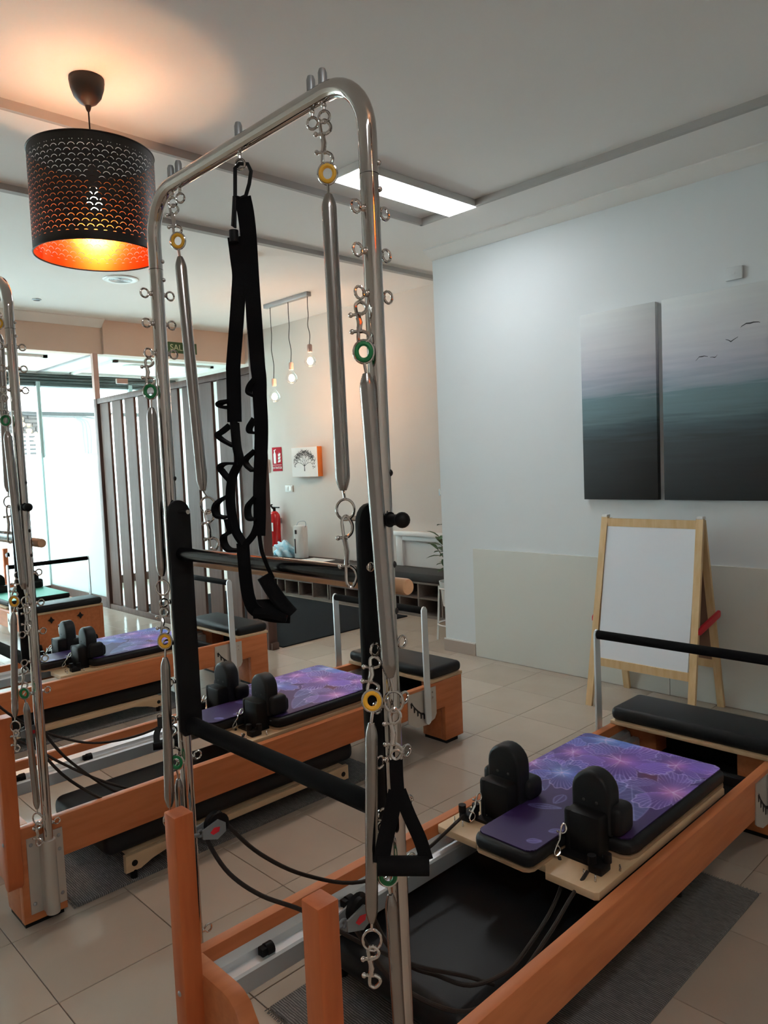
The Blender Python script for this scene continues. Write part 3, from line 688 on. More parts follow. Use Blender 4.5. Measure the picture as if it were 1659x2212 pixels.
def spring(label, eye, ring, c0, c1, r, colour, low=None, hook=None, group=None):
    """eye: point hung from; ring: coloured thimble centre; c0-c1: coil; low: bottom ring centre; hook: lower end of bottom snap hook"""
    t = thing('tension_spring', label, 'spring', eye, 0, group); O = Vector(eye)
    R = lambda p: tuple(Vector(p) - O)
    rp, a, b = R(ring), R(c0), R(c1)
    dn = (Vector(b) - Vector(a)).normalized()
    obj('coil', lambda bm: coil_mesh(bm, a, b, r), CHROMED, t, smooth=80)
    nrm = (.72, -.69, .0) if colour else (1, .2, 0)
    obj('snap_hook', lambda bm: snap_hook(bm, (0, 0, -.006), Vector(rp) + Vector((0, 0, .014))), CHROME, t)
    rg = obj('end_loop', lambda bm: (torus(bm, rp, nrm, .0172, .0026, 24, 8, 1.12), tube(bm, [Vector(rp) - Vector((0, 0, .019)), a, Vector(a) + dn * .01], .0028, 8)), CHROME, t)
    if colour: obj('thimble', lambda bm: torus(bm, rp, nrm, .0128, .0044, 24, 8, 1.12), colour, t)
    if low:
        lp_ = R(low)
        obj('end_loop', lambda bm: (torus(bm, lp_, (.72, -.69, 0), .0165, .0026, 24, 8, 1.15), tube(bm, [Vector(b) - dn * .01, b, Vector(lp_) + Vector((0, 0, .018))], .0026, 8)), CHROME, t)
        if hook: obj('snap_hook', lambda bm: snap_hook(bm, Vector(lp_) - Vector((0, 0, .012)), R(hook)), CHROME, t)
    return t

def eyebolt(bm, y):
    """eye bolt sticking out along +y (or -y) from the post axis"""
    s = 1 if y > 0 else -1
    cyl(bm, (0, s * .010, 0), (0, s * .025, 0), .0042, 10); torus(bm, (0, s * .0345, 0), (1, 0, 0), .0105, .0026, 20, 8); ball(bm, (0, s * .0185, 0), .0062, 10)

def tower(root, ty, low):
    R = .105
    def path(bm):
        def arc(cx, cz, a0, a1): return [(cx + R * math.cos(a), ty, cz + R * math.sin(a)) for a in [a0 + (a1 - a0) * k / 10 for k in range(11)]]
        tube(bm, [(-.389, ty, .06)] + [(-.389, ty, z) for z in (.8, 1.6)] + arc(-.389 + R, 2.274 - R, PI, PI / 2) + arc(.389 - R, 2.274 - R, PI / 2, 0) + [(.389, ty, z) for z in (1.6, .8, .06)], .0168, 24)
    tw = obj('tower_tube', path, CHROME, root, key='tower%.3f' % ty)
    for s in (-1, 1):
        x = s * .389
        for z in (2.035, 1.962, 1.889, 1.262, 1.156, 1.055, .957, .845, .37):
            for d in (1, -1):
                if s < 0 and d > 0 and z in (1.262, 1.156, 1.055, .957): pass
                obj('eye_bolt', lambda bm: eyebolt(bm, d), CHROME, tw, (x, ty, z), key='eye%d' % d)
        obj('joint_collar', lambda bm: torus(bm, (x, ty, 2.095), (0, 0, 1), .0167, .0006, 24, 6), BLACKM, tw)
        for z in (2.115, 2.07): obj('bolt_head', lambda bm: ball(bm, (0, 0, 0), .0052, 10), CHROME, tw, (x + .012, ty + .013, z), key='bolt')
        for z in (1.575, 1.49, 1.41, 1.325): obj('hole_plug', lambda bm: ball(bm, (0, 0, 0), .0055, 10, (1, 1, 1.2)), PLUG, tw, (x + .0125, ty + .009, z), key='plug')
        # socket that carries the post on the outside of the leg
        o = s * .3505
        sk_ = obj('post_socket', lambda bm: (tube(bm, [(x, ty, .048), (x, ty, .315)], .0235, 20), box(bm, min(o, o + s * .004), max(o, o + s * .004), ty - .062, ty + .062, .05, .325), box(bm, min(o, x), max(o, x), ty - .022, ty + .022, .052, .312)), ALUP, root)
        for yy, zz in ((-.048, .085), (.048, .085), (.048, .30), (.048, .25), (-.048, .30)): obj('screw', lambda bm: ball(bm, (0, 0, 0), .007, 10, (.6, 1, 1)), GREYM, sk_, (o + s * .005, ty + yy, zz), key='screw')
    for x in (.277, .243, 0, -.252, -.288):
        obj('hanging_eye', lambda bm: (cyl(bm, (0, 0, .026), (0, 0, -.03), .0036, 10), torus(bm, (0, 0, -.042), (.55, -.83, 0), .0105, .0026, 20, 8), ball(bm, (0, 0, -.021), .0055, 10)), CHROME, tw, (x, ty, 2.274), key='heye')
        obj('cap_nut', lambda bm: lathe(bm, [(.0085, 0), (.0085, .022), (.006, .029), (0, .031)], seg=14), GREYM, tw, (x, ty, 2.288), key='capnut')
    # push-through bar
    pb_ = obj('push_through_bar', lambda bm: tube(bm, [(-.352, ty, .945), (.352, ty, .945)], .0205, 20), BLACKF, root)
    for s in (-1, 1):
        x = s * .352
        prof = [(ty - .031, .935)] + [(ty + .031 * math.cos(a), 1.485 + .036 * math.sin(a)) for a in [PI - k * PI / 10 for k in range(11)]] + [(ty + .031, .935), (ty + .02, .92), (ty - .02, .92)]
        obj('side_plate', lambda bm: prism(bm, prof, 0, x - .007, x + .007, bev=.003), BLACKM, pb_)
        obj('pivot_pin', lambda bm: cyl(bm, (x - s * .05, ty, 1.492), (s * .41, ty, 1.492), .0055, 12), CHROME, pb_)
        obj('plunger_knob', lambda bm: (cyl(bm, (s * .404, ty, 1.492), (s * .425, ty, 1.492), .010, 14), ball(bm, (s * .436, ty, 1.492), .0145, 14), cyl(bm, (s * .40, ty, 1.492), (s * .407, ty, 1.492), .014, 14)), BLACKM, pb_)
        obj('side_bolt', lambda bm: ball(bm, (x + s * .008, ty - .01, 1.405), .010, 12, (.6, 1, 1)), CHROME, pb_)
    obj('top_handle', lambda bm: tube(bm, [(-.372, ty, 1.386), (-.366, ty, 1.386), (.352, ty, 1.386)], [.010, .0165, .0165], 20), BLACKG, pb_)
    obj('wooden_dowel', lambda bm: tube(bm, [(-.462, ty + .050, 1.362), (-.458, ty + .050, 1.362), (.392, ty + .050, 1.362), (.396, ty + .050, 1.362)], [.013, .0158, .0158, .014], 22), DOWEL, root)
    return tw

def star_knob(bm):
    pts = []
    for k in range(16): a = k * PI / 8; r = .030 if k % 4 == 0 else (.018 if k % 2 else .016); pts.append((r * math.cos(a), r * math.sin(a)))
    prism(bm, pts, 1, 0, .02, bev=.002); cyl(bm, (0, .0, 0), (0, -.02, 0), .008, 10)

def reformer(x0, y0, rz, label, ty=None, riser=(-.268, .268), car=0.0, ropes=True, group='wooden pilates reformers'):
    r = thing('pilates_reformer', label, 'exercise machine', (x0, y0, 0), rz, group)
    for s in (-1, 1):
        xo, xi = s * .35, s * .315; a, b = min(xo, xi), max(xo, xi)
        obj('side_rail', lambda bm: prism(bm, side_profile(), 0, a, b, bev=.003), BEECH, r, key='rail%d' % s)
        for q, (yl0, yl1) in ((1, (2.25, 2.365)),):
            a2, b2 = min(s * .315, s * .175), max(s * .315, s * .175)
            pbox('leg_block', BEECH, r, a2, b2, yl0, yl1, .02, .366 if q == 0 else .345, key='legb%d%d' % (s, q), bev=.003)
            a3, b3 = min(s * .345, s * .18), max(s * .345, s * .18)
            pbox('foot_pad', BLACKM, r, a3, b3, yl0 + .01, yl1 - .01, 0, .021, key='fpad%d%d' % (s, q))
        dz = -.018 if s < 0 else -.044
        prof = [(s * .314, .262), (s * .248, .262), (s * .248, .312), (s * .254, .318), (s * .280, .318), (s * .284, .313), (s * .290, .313), (s * .294, .332), (s * .314, .345)]
        prof = [(a_, b_ + dz) for a_, b_ in prof]
        obj('track', lambda bm: prism(bm, prof, 1, .046, 2.24), ALU, r, key='track%d' % s)
        for y in (.21, .50): obj('track_stop', lambda bm: (cyl(bm, (0, -.004, 0), (0, .018, 0), .017, 14), box(bm, -.012, .012, -.02, .0, -.012, .012, bev=.003)), BLACKM, r, (s * .276, y, .326 + dz), key='tstop')
        obj('foot_wheel', lambda bm: (tube(bm, [(s * .25 - .012, 2.425, .075), (s * .25 + .012, 2.425, .075)], .033, 20), box(bm, s * .25 - .016, s * .25 + .016, 2.395, 2.425, .06, .09)), BLACKM, r, key='fwheel%d' % s)
        # foot bar bracket
        pr = obj('footbar_bracket', lambda bm: prism(bm, plate_profile(), 0, min(s * .3505, s * .3545), max(s * .3505, s * .3545)), ALUP, r, key='brk%d' % s)
        def slot(bm):
            xs_ = (min(s * .3546, s * .3552), max(s * .3546, s * .3552))
            P = [(1.978, .305), (2.0, .275), (2.025, .25), (2.05, .23), (2.075, .222)]
            for (ya, za), (yb, zb) in zip(P, P[1:]): prism(bm, [(ya, za - .006), (yb, zb - .006), (yb, zb + .006), (ya, za + .006)], 0, *xs_)
            for ya, za in P: prism(bm, [(ya - .005, za - .028), (ya + .005, za - .028), (ya + .007, za), (ya - .007, za)], 0, *xs_)
        obj('notched_slot', slot, PLUG, pr, key='slot%d' % s, smooth=0)
        for z in (.325, .295): obj('screw', lambda bm: ball(bm, (0, 0, 0), .006, 10, (.6, 1, 1)), CHROME, pr, (s * .355, 2.145, z), key='screw2')
    hb = [(-.3145, .366), (-.150, .366), (-.125, .361), (-.100, .348), (-.075, .315), (-.05, .282), (-.02, .268), (.02, .268), (.05, .282), (.075, .315), (.100, .348), (.125, .361), (.150, .366), (.3145, .366), (.3145, .02), (.18, .02), (.17, .08), (.14, .105), (-.14, .105), (-.17, .08), (-.18, .02), (-.3145, .02)]
    for s in (-1, 1): pbox('foot_pad', BLACKM, r, s * .26 - .075, s * .26 + .075, .006, .14, 0, .021, key='hpad%d' % s)
    obj('head_board', lambda bm: prism(bm, hb, 1, .0, .045, bev=.003), BEECH, r, key='headb')
    # foot end board with a slot and two star knobs
    obj('end_board', lambda bm: (box(bm, -.315, .315, 2.366, 2.398, .255, .366), box(bm, -.315, -.07, 2.366, 2.398, .06, .255), box(bm, .07, .315, 2.366, 2.398, .06, .255), box(bm, -.07, .07, 2.366, 2.398, .06, .165)), BEECH, r, key='endb')
    for x in (-.13, .13): obj('star_knob', star_knob, BLACKM, r, (x, 2.40, .305), key='star')
    # risers with rope pulleys
    for s, x in zip((-1, 1), riser):
        rs = obj('riser', lambda bm: prism(bm, [(-.026, .20), (-.020, .175), (-.008, .163), (.008, .163), (.020, .175), (.026, .20), (.026, .775), (-.026, .775)], 1, -.048, .003, bev=.004), BEECHL, r, (x, 0, 0), key='riser')
        obj('riser_screw', lambda bm: ball(bm, (0, 0, 0), .007, 10, (1, .5, 1)), GREYM, rs, (0, -.049, .33), key='rscrew')
        pu = obj('pulley', lambda bm: (cyl(bm, (0, 0, .70), (0, .028, .70), .005, 10), torus(bm, (0, .032, .70), (1, 0, 0), .008, .003, 16, 8), prism(bm, [(.03, .712), (.075, .725), (.095, .710), (.095, .688), (.07, .676), (.03, .690)], 0, -.016, -.012), prism(bm, [(.03, .712), (.075, .725), (.095, .710), (.095, .688), (.07, .676), (.03, .690)], 0, .012, .016)), PULG, r, (x, 0, 0), key='pulley')
        obj('wheel', lambda bm: tube(bm, [(-.011, .078, .708), (-.006, .078, .708), (.006, .078, .708), (.011, .078, .708)], [.030, .024, .024, .030], 20), BLACKM, pu, key='pwheel')
        obj('red_badge', lambda bm: prism(bm, [(.05, .700), (.062, .709), (.078, .706), (.075, .695), (.058, .692)], 0, .0162, .017), RED, pu, key='pbadge')
    # foot bar
    fb = obj('footbar', lambda bm: tube(bm, [(-.362, 2.09, .787), (-.358, 2.09, .787), (.358, 2.09, .787), (.362, 2.09, .787)], [.014, .0195, .0195, .014], 20), BLACKF, r, key='fbar')
    for s in (-1, 1):
        a, b = min(s * .361, s * .371), max(s * .361, s * .371)
        prof = [(2.072, .20), (2.075, .172), (2.092, .160), (2.11, .168), (2.118, .19), (2.112, .79), (2.102, .806), (2.09, .81), (2.078, .806), (2.07, .79)]
        ar = obj('arm', lambda bm: prism(bm, prof, 0, a, b, bev=.0015, seg=1), ALU, fb, key='arm%d' % s)
    # foot platform
    fp = obj('foot_platform', lambda bm: box(bm, -.345, .345, 2.155, 2.415, .366, .384, bev=.003), PLY, r, key='fplat')
    obj('platform_cushion', lambda bm: box(bm, -.345, .345, 2.155, 2.415, .384, .446, bev=.026, seg=4), BLACKL, fp, key='fcush')
    obj('well_panel', lambda bm: box(bm, -.262, .262, 1.55, 2.366, .222, .237), BLACKM, r, key='well')
    if ty is not None or ropes is False and rz == 0: obj('well_liner', lambda bm: box(bm, -.3145, .3145, 2.352, 2.365, .222, .366), BLACKM, r, key='liner')
    obj('spring_bar', lambda bm: box(bm, -.315, .315, 2.02, 2.06, .285, .325, bev=.004), BLACKM, r, key='sbar')
    # carriage
    c = car
    def cb(bm):
        pts = [(-.30, .93), (-.29, .92), (-.13, .92), (-.11, .95), (.11, .95), (.13, .92), (.29, .92), (.30, .93), (.30, 1.80), (.29, 1.81), (-.29, 1.81), (-.30, 1.80)]
        prism(bm, pts, 2, .350, .374, bev=.003)
    ca = obj('carriage', cb, PLY, r, (0, c, 0), key='carriage')
    outl = lambda g: [(-.295 + g, 1.17), (-.285 + g, 1.14), (-.26 + g, 1.125), (-.115 + g, 1.125), (-.108 + g, 1.10), (-.108 + g, .90), (-.10 + g, .885), (-.085 + g, .875), (.085 - g, .875), (.10 - g, .885), (.108 - g, .90), (.108 - g, 1.10), (.115 - g, 1.125), (.26 - g, 1.125), (.285 - g, 1.14), (.295 - g, 1.17), (.295 - g, 1.81), (.285 - g, 1.83), (.265 - g, 1.84), (-.265 + g, 1.84), (-.285 + g, 1.83), (-.295 + g, 1.81)]
    obj('cushion_board', lambda bm: prism(bm, outl(.002), 2, .374, .384), PLYE, ca, key='cboard')
    obj('carriage_cushion', lambda bm: prism(bm, outl(0), 2, .384, .429, bev=.016, seg=4), BLACKL, ca, key='ccush')
    for s in (-1, 1):
        x = s * .165
        def rest(bm):
            A = [(x + .066 * math.cos(a), .555 + .066 * math.sin(a)) for a in [k * PI / 12 for k in range(13)]]
            prism(bm, [(x + .066, .4326)] + A + [(x - .066, .4326)], 1, 1.115, 1.185, bev=.014, seg=3)
        rs = obj('shoulder_rest', rest, BLACKL, ca, key='srest%d' % s)
        obj('rest_pad', lambda bm: box(bm, x - .085, x + .085, 1.15, 1.235, .4328, .505, bev=.022, seg=3), BLACKL, rs, key='spad%d' % s)
        obj('rest_wing', lambda bm: box(bm, min(s * .20, s * .262), max(s * .20, s * .262), 1.125, 1.215, .4328, .525, bev=.02, seg=3), BLACKL, rs, key='swing%d' % s)
        obj('rest_base', lambda bm: (box(bm, x - .056, x + .062 - .006 * (s < 0), 1.03, 1.124, .374, .384), box(bm, x - .058, x + .058, 1.06, 1.136, .38, .51, bev=.012)), BLACKM, rs, key='sbase%d' % s)
        obj('peg', lambda bm: lathe(bm, [(.017, .38), (.017, .50), (.014, .508), (.006, .508), (.006, .502), (0, .502)], (x - .045, 1.075, 0), seg=16), BLACKM, rs, key='speg%d' % s)
        for dx in (-.02, .024): obj('screw', lambda bm: ball(bm, (0, 0, 0), .005, 8, (1, .5, 1)), SCREWD, rs, (x + dx, 1.114, .53), key='sscrew')
        xc = s * .245
        cl = obj('rope_cleat', lambda bm: (box(bm, xc - .022, xc + .022, 1.0, 1.055, .374, .40, bev=.004), cyl(bm, (xc - .014, 1.01, .40), (xc - .014, 1.01, .425), .013, 12), cyl(bm, (xc + .016, 1.045, .40), (xc + .016, 1.045, .425), .013, 12)), BLACKM, ca, key='cleat%d' % s)
        for dx, dy in ((-.02, -.055), (.02, -.06), (.045, .035)): obj('eye_screw', lambda bm: (torus(bm, (0, 0, .010), (.7, .7, 0), .007, .0018, 14, 6), ball(bm, (0, 0, .001), .004, 8)), CHROME, cl, (xc + dx, 1.03 + dy, .376), key='eyescrew')
        obj('snap_hook', lambda bm: snap_hook(bm, (x - .055 * 1, 1.06, .46), (x - .05, 1.0, .385), .003, .009), CHROME, rs, key='shook%d' % s)
    if ropes:
        xa, xb = riser
        cat = 1.0 + c
        obj('rope', lambda bm: tube(bm, smooth_path([(xa, .085, .735), (xa + .006, .11, .69), (xa + .02, .19, .59), (xa + .035, .32, .483), (xa + .045, .51, .385), (xa + .035, .75, .355), (-.245, cat, .395)]), .0055, 8), ROPE, r)
        obj('rope', lambda bm: tube(bm, smooth_path([(xa, .055, .69), (xa + .015, .045, .675), (xa + .06, .07, .605), (xa + .12, .12, .55), (xa + .20, .19, .51), (xa + .30, .27, .44), (xa + .36, .40, .34), (xa + .40, .55, .25), (xa + .45, .60, .225)]), .0055, 8), ROPE, r)
        obj('rope', lambda bm: tube(bm, smooth_path([(xb, .085, .735), (xb - .06, .20, .55), (xb - .19, .40, .33), (xb - .18, .48, .27), (xb - .10, .52, .26), (xb - .045, .60, .28), (xb - .045, .70, .30), (xb - .08, .86, .31), (.15, cat - .02, .335), (.12, cat + .01, .38)]), .0055, 8), ROPE, r)
        obj('rope', lambda bm: tube(bm, smooth_path([(xb, .06, .68), (xb - .03, .2, .47), (xb - .02, .40, .30), (xb - .0, .56, .29), (xb - .01, .74, .325), (xb - .04, .90, .345), (.235, cat - .02, .39)]), .0055, 8), ROPE, r)
    if ty is not None: tower(r, ty, True)
    return r

# the printed exercise mat: flowers drawn as colour on a fine grid
def srgb(c): return np.where(np.asarray(c) <= .04045, np.asarray(c) / 12.92, ((np.asarray(c) + .055) / 1.055) ** 2.4)
def floral_mesh():
    x0, x1, y0, y1, st = -.285, .285, .89, 1.84, .0026
    nx, ny = int((x1 - x0) / st) + 1, int((y1 - y0) / st) + 1
    X, Y = np.meshgrid(np.linspace(x0, x1, nx), np.linspace(y0, y1, ny))
    rng = np.random.RandomState(2)
    base = np.array([.205, .12, .345]); C = np.ones((ny, nx, 3)) * base
    g = np.clip((Y - 1.15) / .6, 0, 1)[..., None]; C = C * (1 - g * .15) + np.array([.30, .22, .58]) * g * .35
    def blend(mask, col): C[:] = C * (1 - mask[..., None]) + np.array(col) * mask[..., None]
    def leaf(ax, ay, bx, by, w, col, a=.75):
        dx, dy = bx - ax, by - ay; L = math.hypot(dx, dy); u = ((X - ax) * dx + (Y - ay) * dy) / L / L; v = ((X - ax) * -dy + (Y - ay) * dx) / L
        env = np.where((u > 0) & (u < 1), np.sin(np.clip(u, 0, 1) * PI) ** .8 * w * (1.15 - .5 * u), 0)
        m = np.clip((env - np.abs(v)) / .004, 0, 1); blend(m * a * (.55 + .45 * u), col)
        edge = np.exp(-((np.abs(v) - env) / .0028) ** 2) * (env > .002); blend(np.clip(edge * .6, 0, 1), (.60, .62, .86))
        vein = np.exp(-(v / .002) ** 2) * (env > .004); blend(vein * .55, (.65, .70, .92))
        side = np.exp(-((((u * 9 - np.abs(v) / w * 1.2) % 1) - .5) / .1) ** 2) * m; blend(side * .22, (.65, .70, .92))
    def flower(cx, cy, R, rot, pet, cen, n=5):
        th = np.arctan2(Y - cy, X - cx); r = np.hypot(X - cx, Y - cy)
        for k in range(n):
            d = (th - rot - k * 2 * PI / n + PI) % (2 * PI) - PI; w = PI / n * 1.15
            env = R * np.clip(np.cos(d / w * PI / 2), 0, 1) ** .45 * (np.abs(d) < w) * (1 + .05 * np.sin(d * 22))
            m = np.clip((env - r) / .006, 0, 1); f = np.clip(r / R, 0, 1)
            sh = .75 + .25 * np.cos(d * 3 + k)
            blend(m * (.62 + .30 * (1 - f)) * sh, np.array(pet) * (1.0 - .12 * (k % 3)))
            ln = np.exp(-((((d / w * 6.5 + .5 * np.sin(f * 3)) % 1) - .5) / .11) ** 2) * m * np.clip((f - .3) / .4, 0, 1); blend(np.clip(ln * .62, 0, 1), (.76, .70, .95))
            ed = np.exp(-((r - env) / .0030) ** 2) * (env > R * .3); blend(np.clip(ed * .70, 0, 1), (.82, .76, .97))
        blend(np.exp(-(r / (R * .30)) ** 2) * .75, cen)
        for k in range(12):
            a = rng.uniform(0, 2 * PI); L = R * rng.uniform(.18, .42); t = np.clip((X - cx) * math.cos(a) + (Y - cy) * math.sin(a), 0, L)
            dd = np.hypot(X - cx - t * math.cos(a), Y - cy - t * math.sin(a)); blend(np.exp(-(dd / .0018) ** 2) * .5, (.90, .80, .96))
    bl = (.42, .48, .72); vi = (.50, .40, .84); pk = (.82, .52, .82); li = (.50, .40, .80)
    leaf(.10, 1.50, .235, 1.26, .062, (.40, .46, .70)); leaf(.03, 1.55, .10, 1.37, .04, (.38, .44, .70)); leaf(-.085, 1.14, .02, 1.19, .018, (.40, .38, .62), .5)
    leaf(-.225, 1.53, -.16, 1.42, .035, (.42, .42, .70)); leaf(-.20, 1.36, -.10, 1.26, .04, (.34, .38, .62), .5); leaf(.05, .94, .09, .97, .014, (.46, .38, .72), .6); leaf(.07, 1.03, .10, 1.07, .013, (.42, .40, .66), .6)
    leaf(.16, 1.56, .02, 1.46, .03, (.36, .36, .66)); leaf(.27, 1.70, .22, 1.62, .02, (.45, .52, .75)); leaf(-.03, 1.28, -.02, 1.20, .02, (.34, .26, .55), .5)
    blend(np.exp(-(((X - .125) / .05) ** 2 + ((Y - 1.60) / .03) ** 2)) * .6, (.52, .22, .28))
    flower(-.007, 1.84, .13, .2, vi, pk); flower(-.267, 1.44, .13, .5, li, pk); flower(.285, 1.78, .12, .1, vi, pk); flower(-.205, 1.62, .15, .9, vi, pk)
    flower(.147, 1.75, .15, .4, vi, pk); flower(-.175, 1.81, .155, .2, (.34, .54, .88), (.62, .74, .95)); flower(-.135, 1.43, .135, .3, (.36, .44, .84), (.62, .76, 1.0)); flower(-.027, 1.66, .185, .15, (.52, .39, .84), pk); flower(.235, 1.53, .165, .7, (.58, .46, .86), (.90, .58, .84))
    C[:] = np.clip(C * (1 + rng.normal(0, .015, (ny, nx, 1))), 0, 1)
    # keep only cells inside the T-shaped outline with rounded corners
    def inside(x, y):
        def rr(cx, cy, hx, hy, rd):
            qx, qy = np.abs(x - cx) - hx + rd, np.abs(y - cy) - hy + rd
            return np.hypot(np.maximum(qx, 0), np.maximum(qy, 0)) + np.minimum(np.maximum(qx, qy), 0) < rd
        return rr(0, 1.49, .278, .35, .03) | rr(0, 1.06, .102, .168, .03)
    xc, yc = (X[:-1, :-1] + X[1:, 1:]) / 2, (Y[:-1, :-1] + Y[1:, 1:]) / 2
    ok = inside(xc, yc)
    idx = np.arange(nx * ny).reshape(ny, nx); a = idx[:-1, :-1][ok]; b = idx[:-1, 1:][ok]; c_ = idx[1:, 1:][ok]; d = idx[1:, :-1][ok]
    used = np.zeros(nx * ny, bool)
    for q in (a, b, c_, d): used[q] = True
    remap = np.cumsum(used) - 1
    verts = np.stack([X.ravel()[used], Y.ravel()[used], np.full(used.sum(), .4335)], 1)
    faces = np.stack([remap[a], remap[b], remap[c_], remap[d]], 1)
    # skirt: give the sheet its thickness with a lower copy
    nv = len(verts); low = verts.copy(); low[:, 2] = .4292
    from collections import Counter
    cnt = {}
    for f in faces:
        for i in range(4):
            e = (int(f[i]), int(f[(i + 1) % 4]))
            if (e[1], e[0]) in cnt: del cnt[(e[1], e[0])]
            else: cnt[e] = 1
    rim = sorted({v for e in cnt for v in e}); rm = {v: nv + i for i, v in enumerate(rim)}
    allv = np.concatenate([verts, low[rim]]); sk = [(e[1], e[0], rm[e[0]], rm[e[1]]) for e in cnt]
    me = bpy.data.meshes.new('exercise_mat'); me.from_pydata(allv.tolist(), [], faces.tolist() + sk)
    col = np.ones((len(allv), 4)); cc = srgb(C.reshape(-1, 3)[used]); col[:nv, :3] = cc; col[nv:, :3] = srgb((.12, .08, .2))
    at = me.color_attributes.new('print', 'FLOAT_COLOR', 'POINT'); at.data.foreach_set('color', col.ravel().astype(np.float32))
    me.materials.append(PRINT); me.update(); return me
FLORAL = floral_mesh()
def floral_mat(x0, y0, label):
    o = bpy.data.objects.new('exercise_mat', FLORAL); COL.objects.link(o); o.location = (x0, y0, 0)
    return tag(o, label, 'exercise mat', 'flower printed carriage mats')

NX, NY = 0.0, .015
MX, MY = -1.732, -.039
FX, FY = -3.55, -.10
reformer(NX, NY, 0, 'beech reformer with chrome tower standing closest to the easel', ty=.070, riser=(-.268, .268))
reformer(MX, MY, 0, 'beech reformer with chrome tower in the middle of three parallel ones', ty=.085, riser=(-.268, .345), car=.03)
reformer(FX, FY, 0, 'beech reformer with purple flowered mat beside the slatted partition', car=0.0, ropes=False)
reformer(-7.9, 1.71, -PI / 2, 'beech reformer with plain green mat by the shop front', car=-.05, ropes=False)
floral_mat(NX, NY, 'purple flower-print mat on carriage of the reformer closest to the easel')
floral_mat(MX, MY + .03, 'purple flower-print mat on carriage of the middle reformer')
floral_mat(FX, FY, 'purple flower-print mat on carriage of the reformer beside the partition')
gm = obj('exercise_mat', lambda bm: prism(bm, [(-.278, 1.15), (.278, 1.15), (.278, 1.835), (-.278, 1.835)], 2, .4292, .4335), GREENMAT, None, (-7.95, 1.71, 0), (0, 0, -PI / 2))
tag(gm, 'plain mint green mat on carriage of the reformer by the shop front', 'exercise mat')

# ------------------------------------------------------------------ springs hung on the two towers
def tower_springs(ox, oy, nm, g):
    def q(x, y, z, s=0):
        """s = how far the point hangs clear of the post, out of the tower's head side"""
        (dx, dy, L) = (.735, -.678, 1.38) if x > 0 else (.89, -.456, 1.95)
        return (ox + x + s * dx, oy + y + s * dy, z + s * (1.595 - z) / L)
    top = 2.232
    spring('yellow-ringed spring hung from top bar at end away from window, ' + nm, q(.277, .085, top), q(.279, .085, 2.130), q(.279, .085, 2.093), q(.284, .085, 1.544, .026), .0143, YEL, q(.288, .085, 1.508, .033), q(.296, .085, 1.36, .048), g)
    spring('yellow-ringed spring hung from the top bar at its window end, ' + nm, q(-.288, .085, top), q(-.274, .085, 2.139), q(-.269, .085, 2.101), q(-.228, .085, 1.544, .018), .0138, YEL, q(-.212, .085, 1.510, .024), q(-.192, .085, 1.405, .034), g)
    spring('green-ringed spring hooked high on post away from window, ' + nm, q(.389, .050, 1.879), q(.398, .046, 1.786), q(.40, .048, 1.749), q(.402, .072, 1.208, .021), .0143, GREEN, q(.402, .078, 1.162, .024), (ox + .4257, oy + .0559, 1.068), g)
    spring('green-ringed spring hooked high on the window-side post, ' + nm, q(-.389, .050, 1.881), q(-.389, .050, 1.794), q(-.389, .050, 1.754), q(-.389, .050, 1.33, .008), .0133, GREEN, q(-.389, .050, 1.301, .009), None, g)
    spring('yellow-ringed spring hooked low on post away from window, ' + nm, q(.389, .050, 1.254), q(.398, .030, 1.175), q(.40, .024, 1.138), q(.40, .004, .780), .0116, YEL, q(.40, .003, .748), q(.402, .002, .662), g)
    spring('yellow-ringed spring hooked low on the window-side post, ' + nm, q(-.389, .050, 1.254), q(-.389, .047, 1.164, .026), q(-.389, .045, 1.122, .027), q(-.389, .032, .735, .026), .0126, YEL, q(-.389, .031, .70, .026), None, g)
    spring('green-ringed spring hooked lowest on post away from window, ' + nm, q(.389, .050, .949), q(.398, .050, .846, .022), q(.40, .052, .812, .022), q(.402, .062, .43, .022), .0116, GREEN, q(.402, .062, .395, .024), q(.402, .060, .295, .024), g)
    spring('green-ringed spring hooked lowest on the window-side post, ' + nm, q(-.389, .050, .949), q(-.389, .058, .845, .024), q(-.389, .060, .80, .019), q(-.389, .060, .44, .018), .0112, GREEN, q(-.389, .060, .40, .024), None, g)
tower_springs(0, 0, 'tower closest to the easel', 'springs on the easel-side tower')
tower_springs(MX, MY, 'middle reformer', 'springs on the middle tower')

# ------------------------------------------------------------------ suspension strap hung from the top bar
VD = Vector((-.72, .69, 0)); SD = Vector((.69, .72, 0))
S_A = [(0.0008, 0.0858, 2.1639), (0.0042, 0.0894, 2.1335), (0.0065, 0.0917, 2.0901), (0.0071, 0.0924, 2.0466), (0.0078, 0.0931, 1.981), (0.0092, 0.0945, 1.893), (0.0102, 0.0955, 1.8155), (0.0115, 0.0969, 1.7828), (0.0108, 0.0962, 1.744), (0.0108, 0.0961, 1.6791), (0.0075, 0.0927, 1.614), (0.0032, 0.0884, 1.5486), (0.0017, 0.0867, 1.4959), (-0.0009, 0.0841, 1.4457)]
S_B = [(-0.0146, 0.0699, 2.0848), (-0.0121, 0.0725, 2.0368), (-0.0107, 0.0739, 2.004), (-0.0139, 0.0706, 1.9604), (-0.0195, 0.0648, 1.8947), (-0.0267, 0.0574, 1.8177), (-0.0274, 0.0567, 1.798), (-0.0285, 0.0555, 1.7464), (-0.0296, 0.0544, 1.6945)]
S_B2 = [(-0.0296, 0.0544, 1.6945), (-0.0283, 0.0557, 1.6423), (-0.0259, 0.0583, 1.6107), (-0.0368, 0.0469, 1.5773), (-0.042, 0.0416, 1.5381), (-0.0417, 0.0419, 1.4985), (-0.0368, 0.0469, 1.4585), (-0.026, 0.0581, 1.4286)]
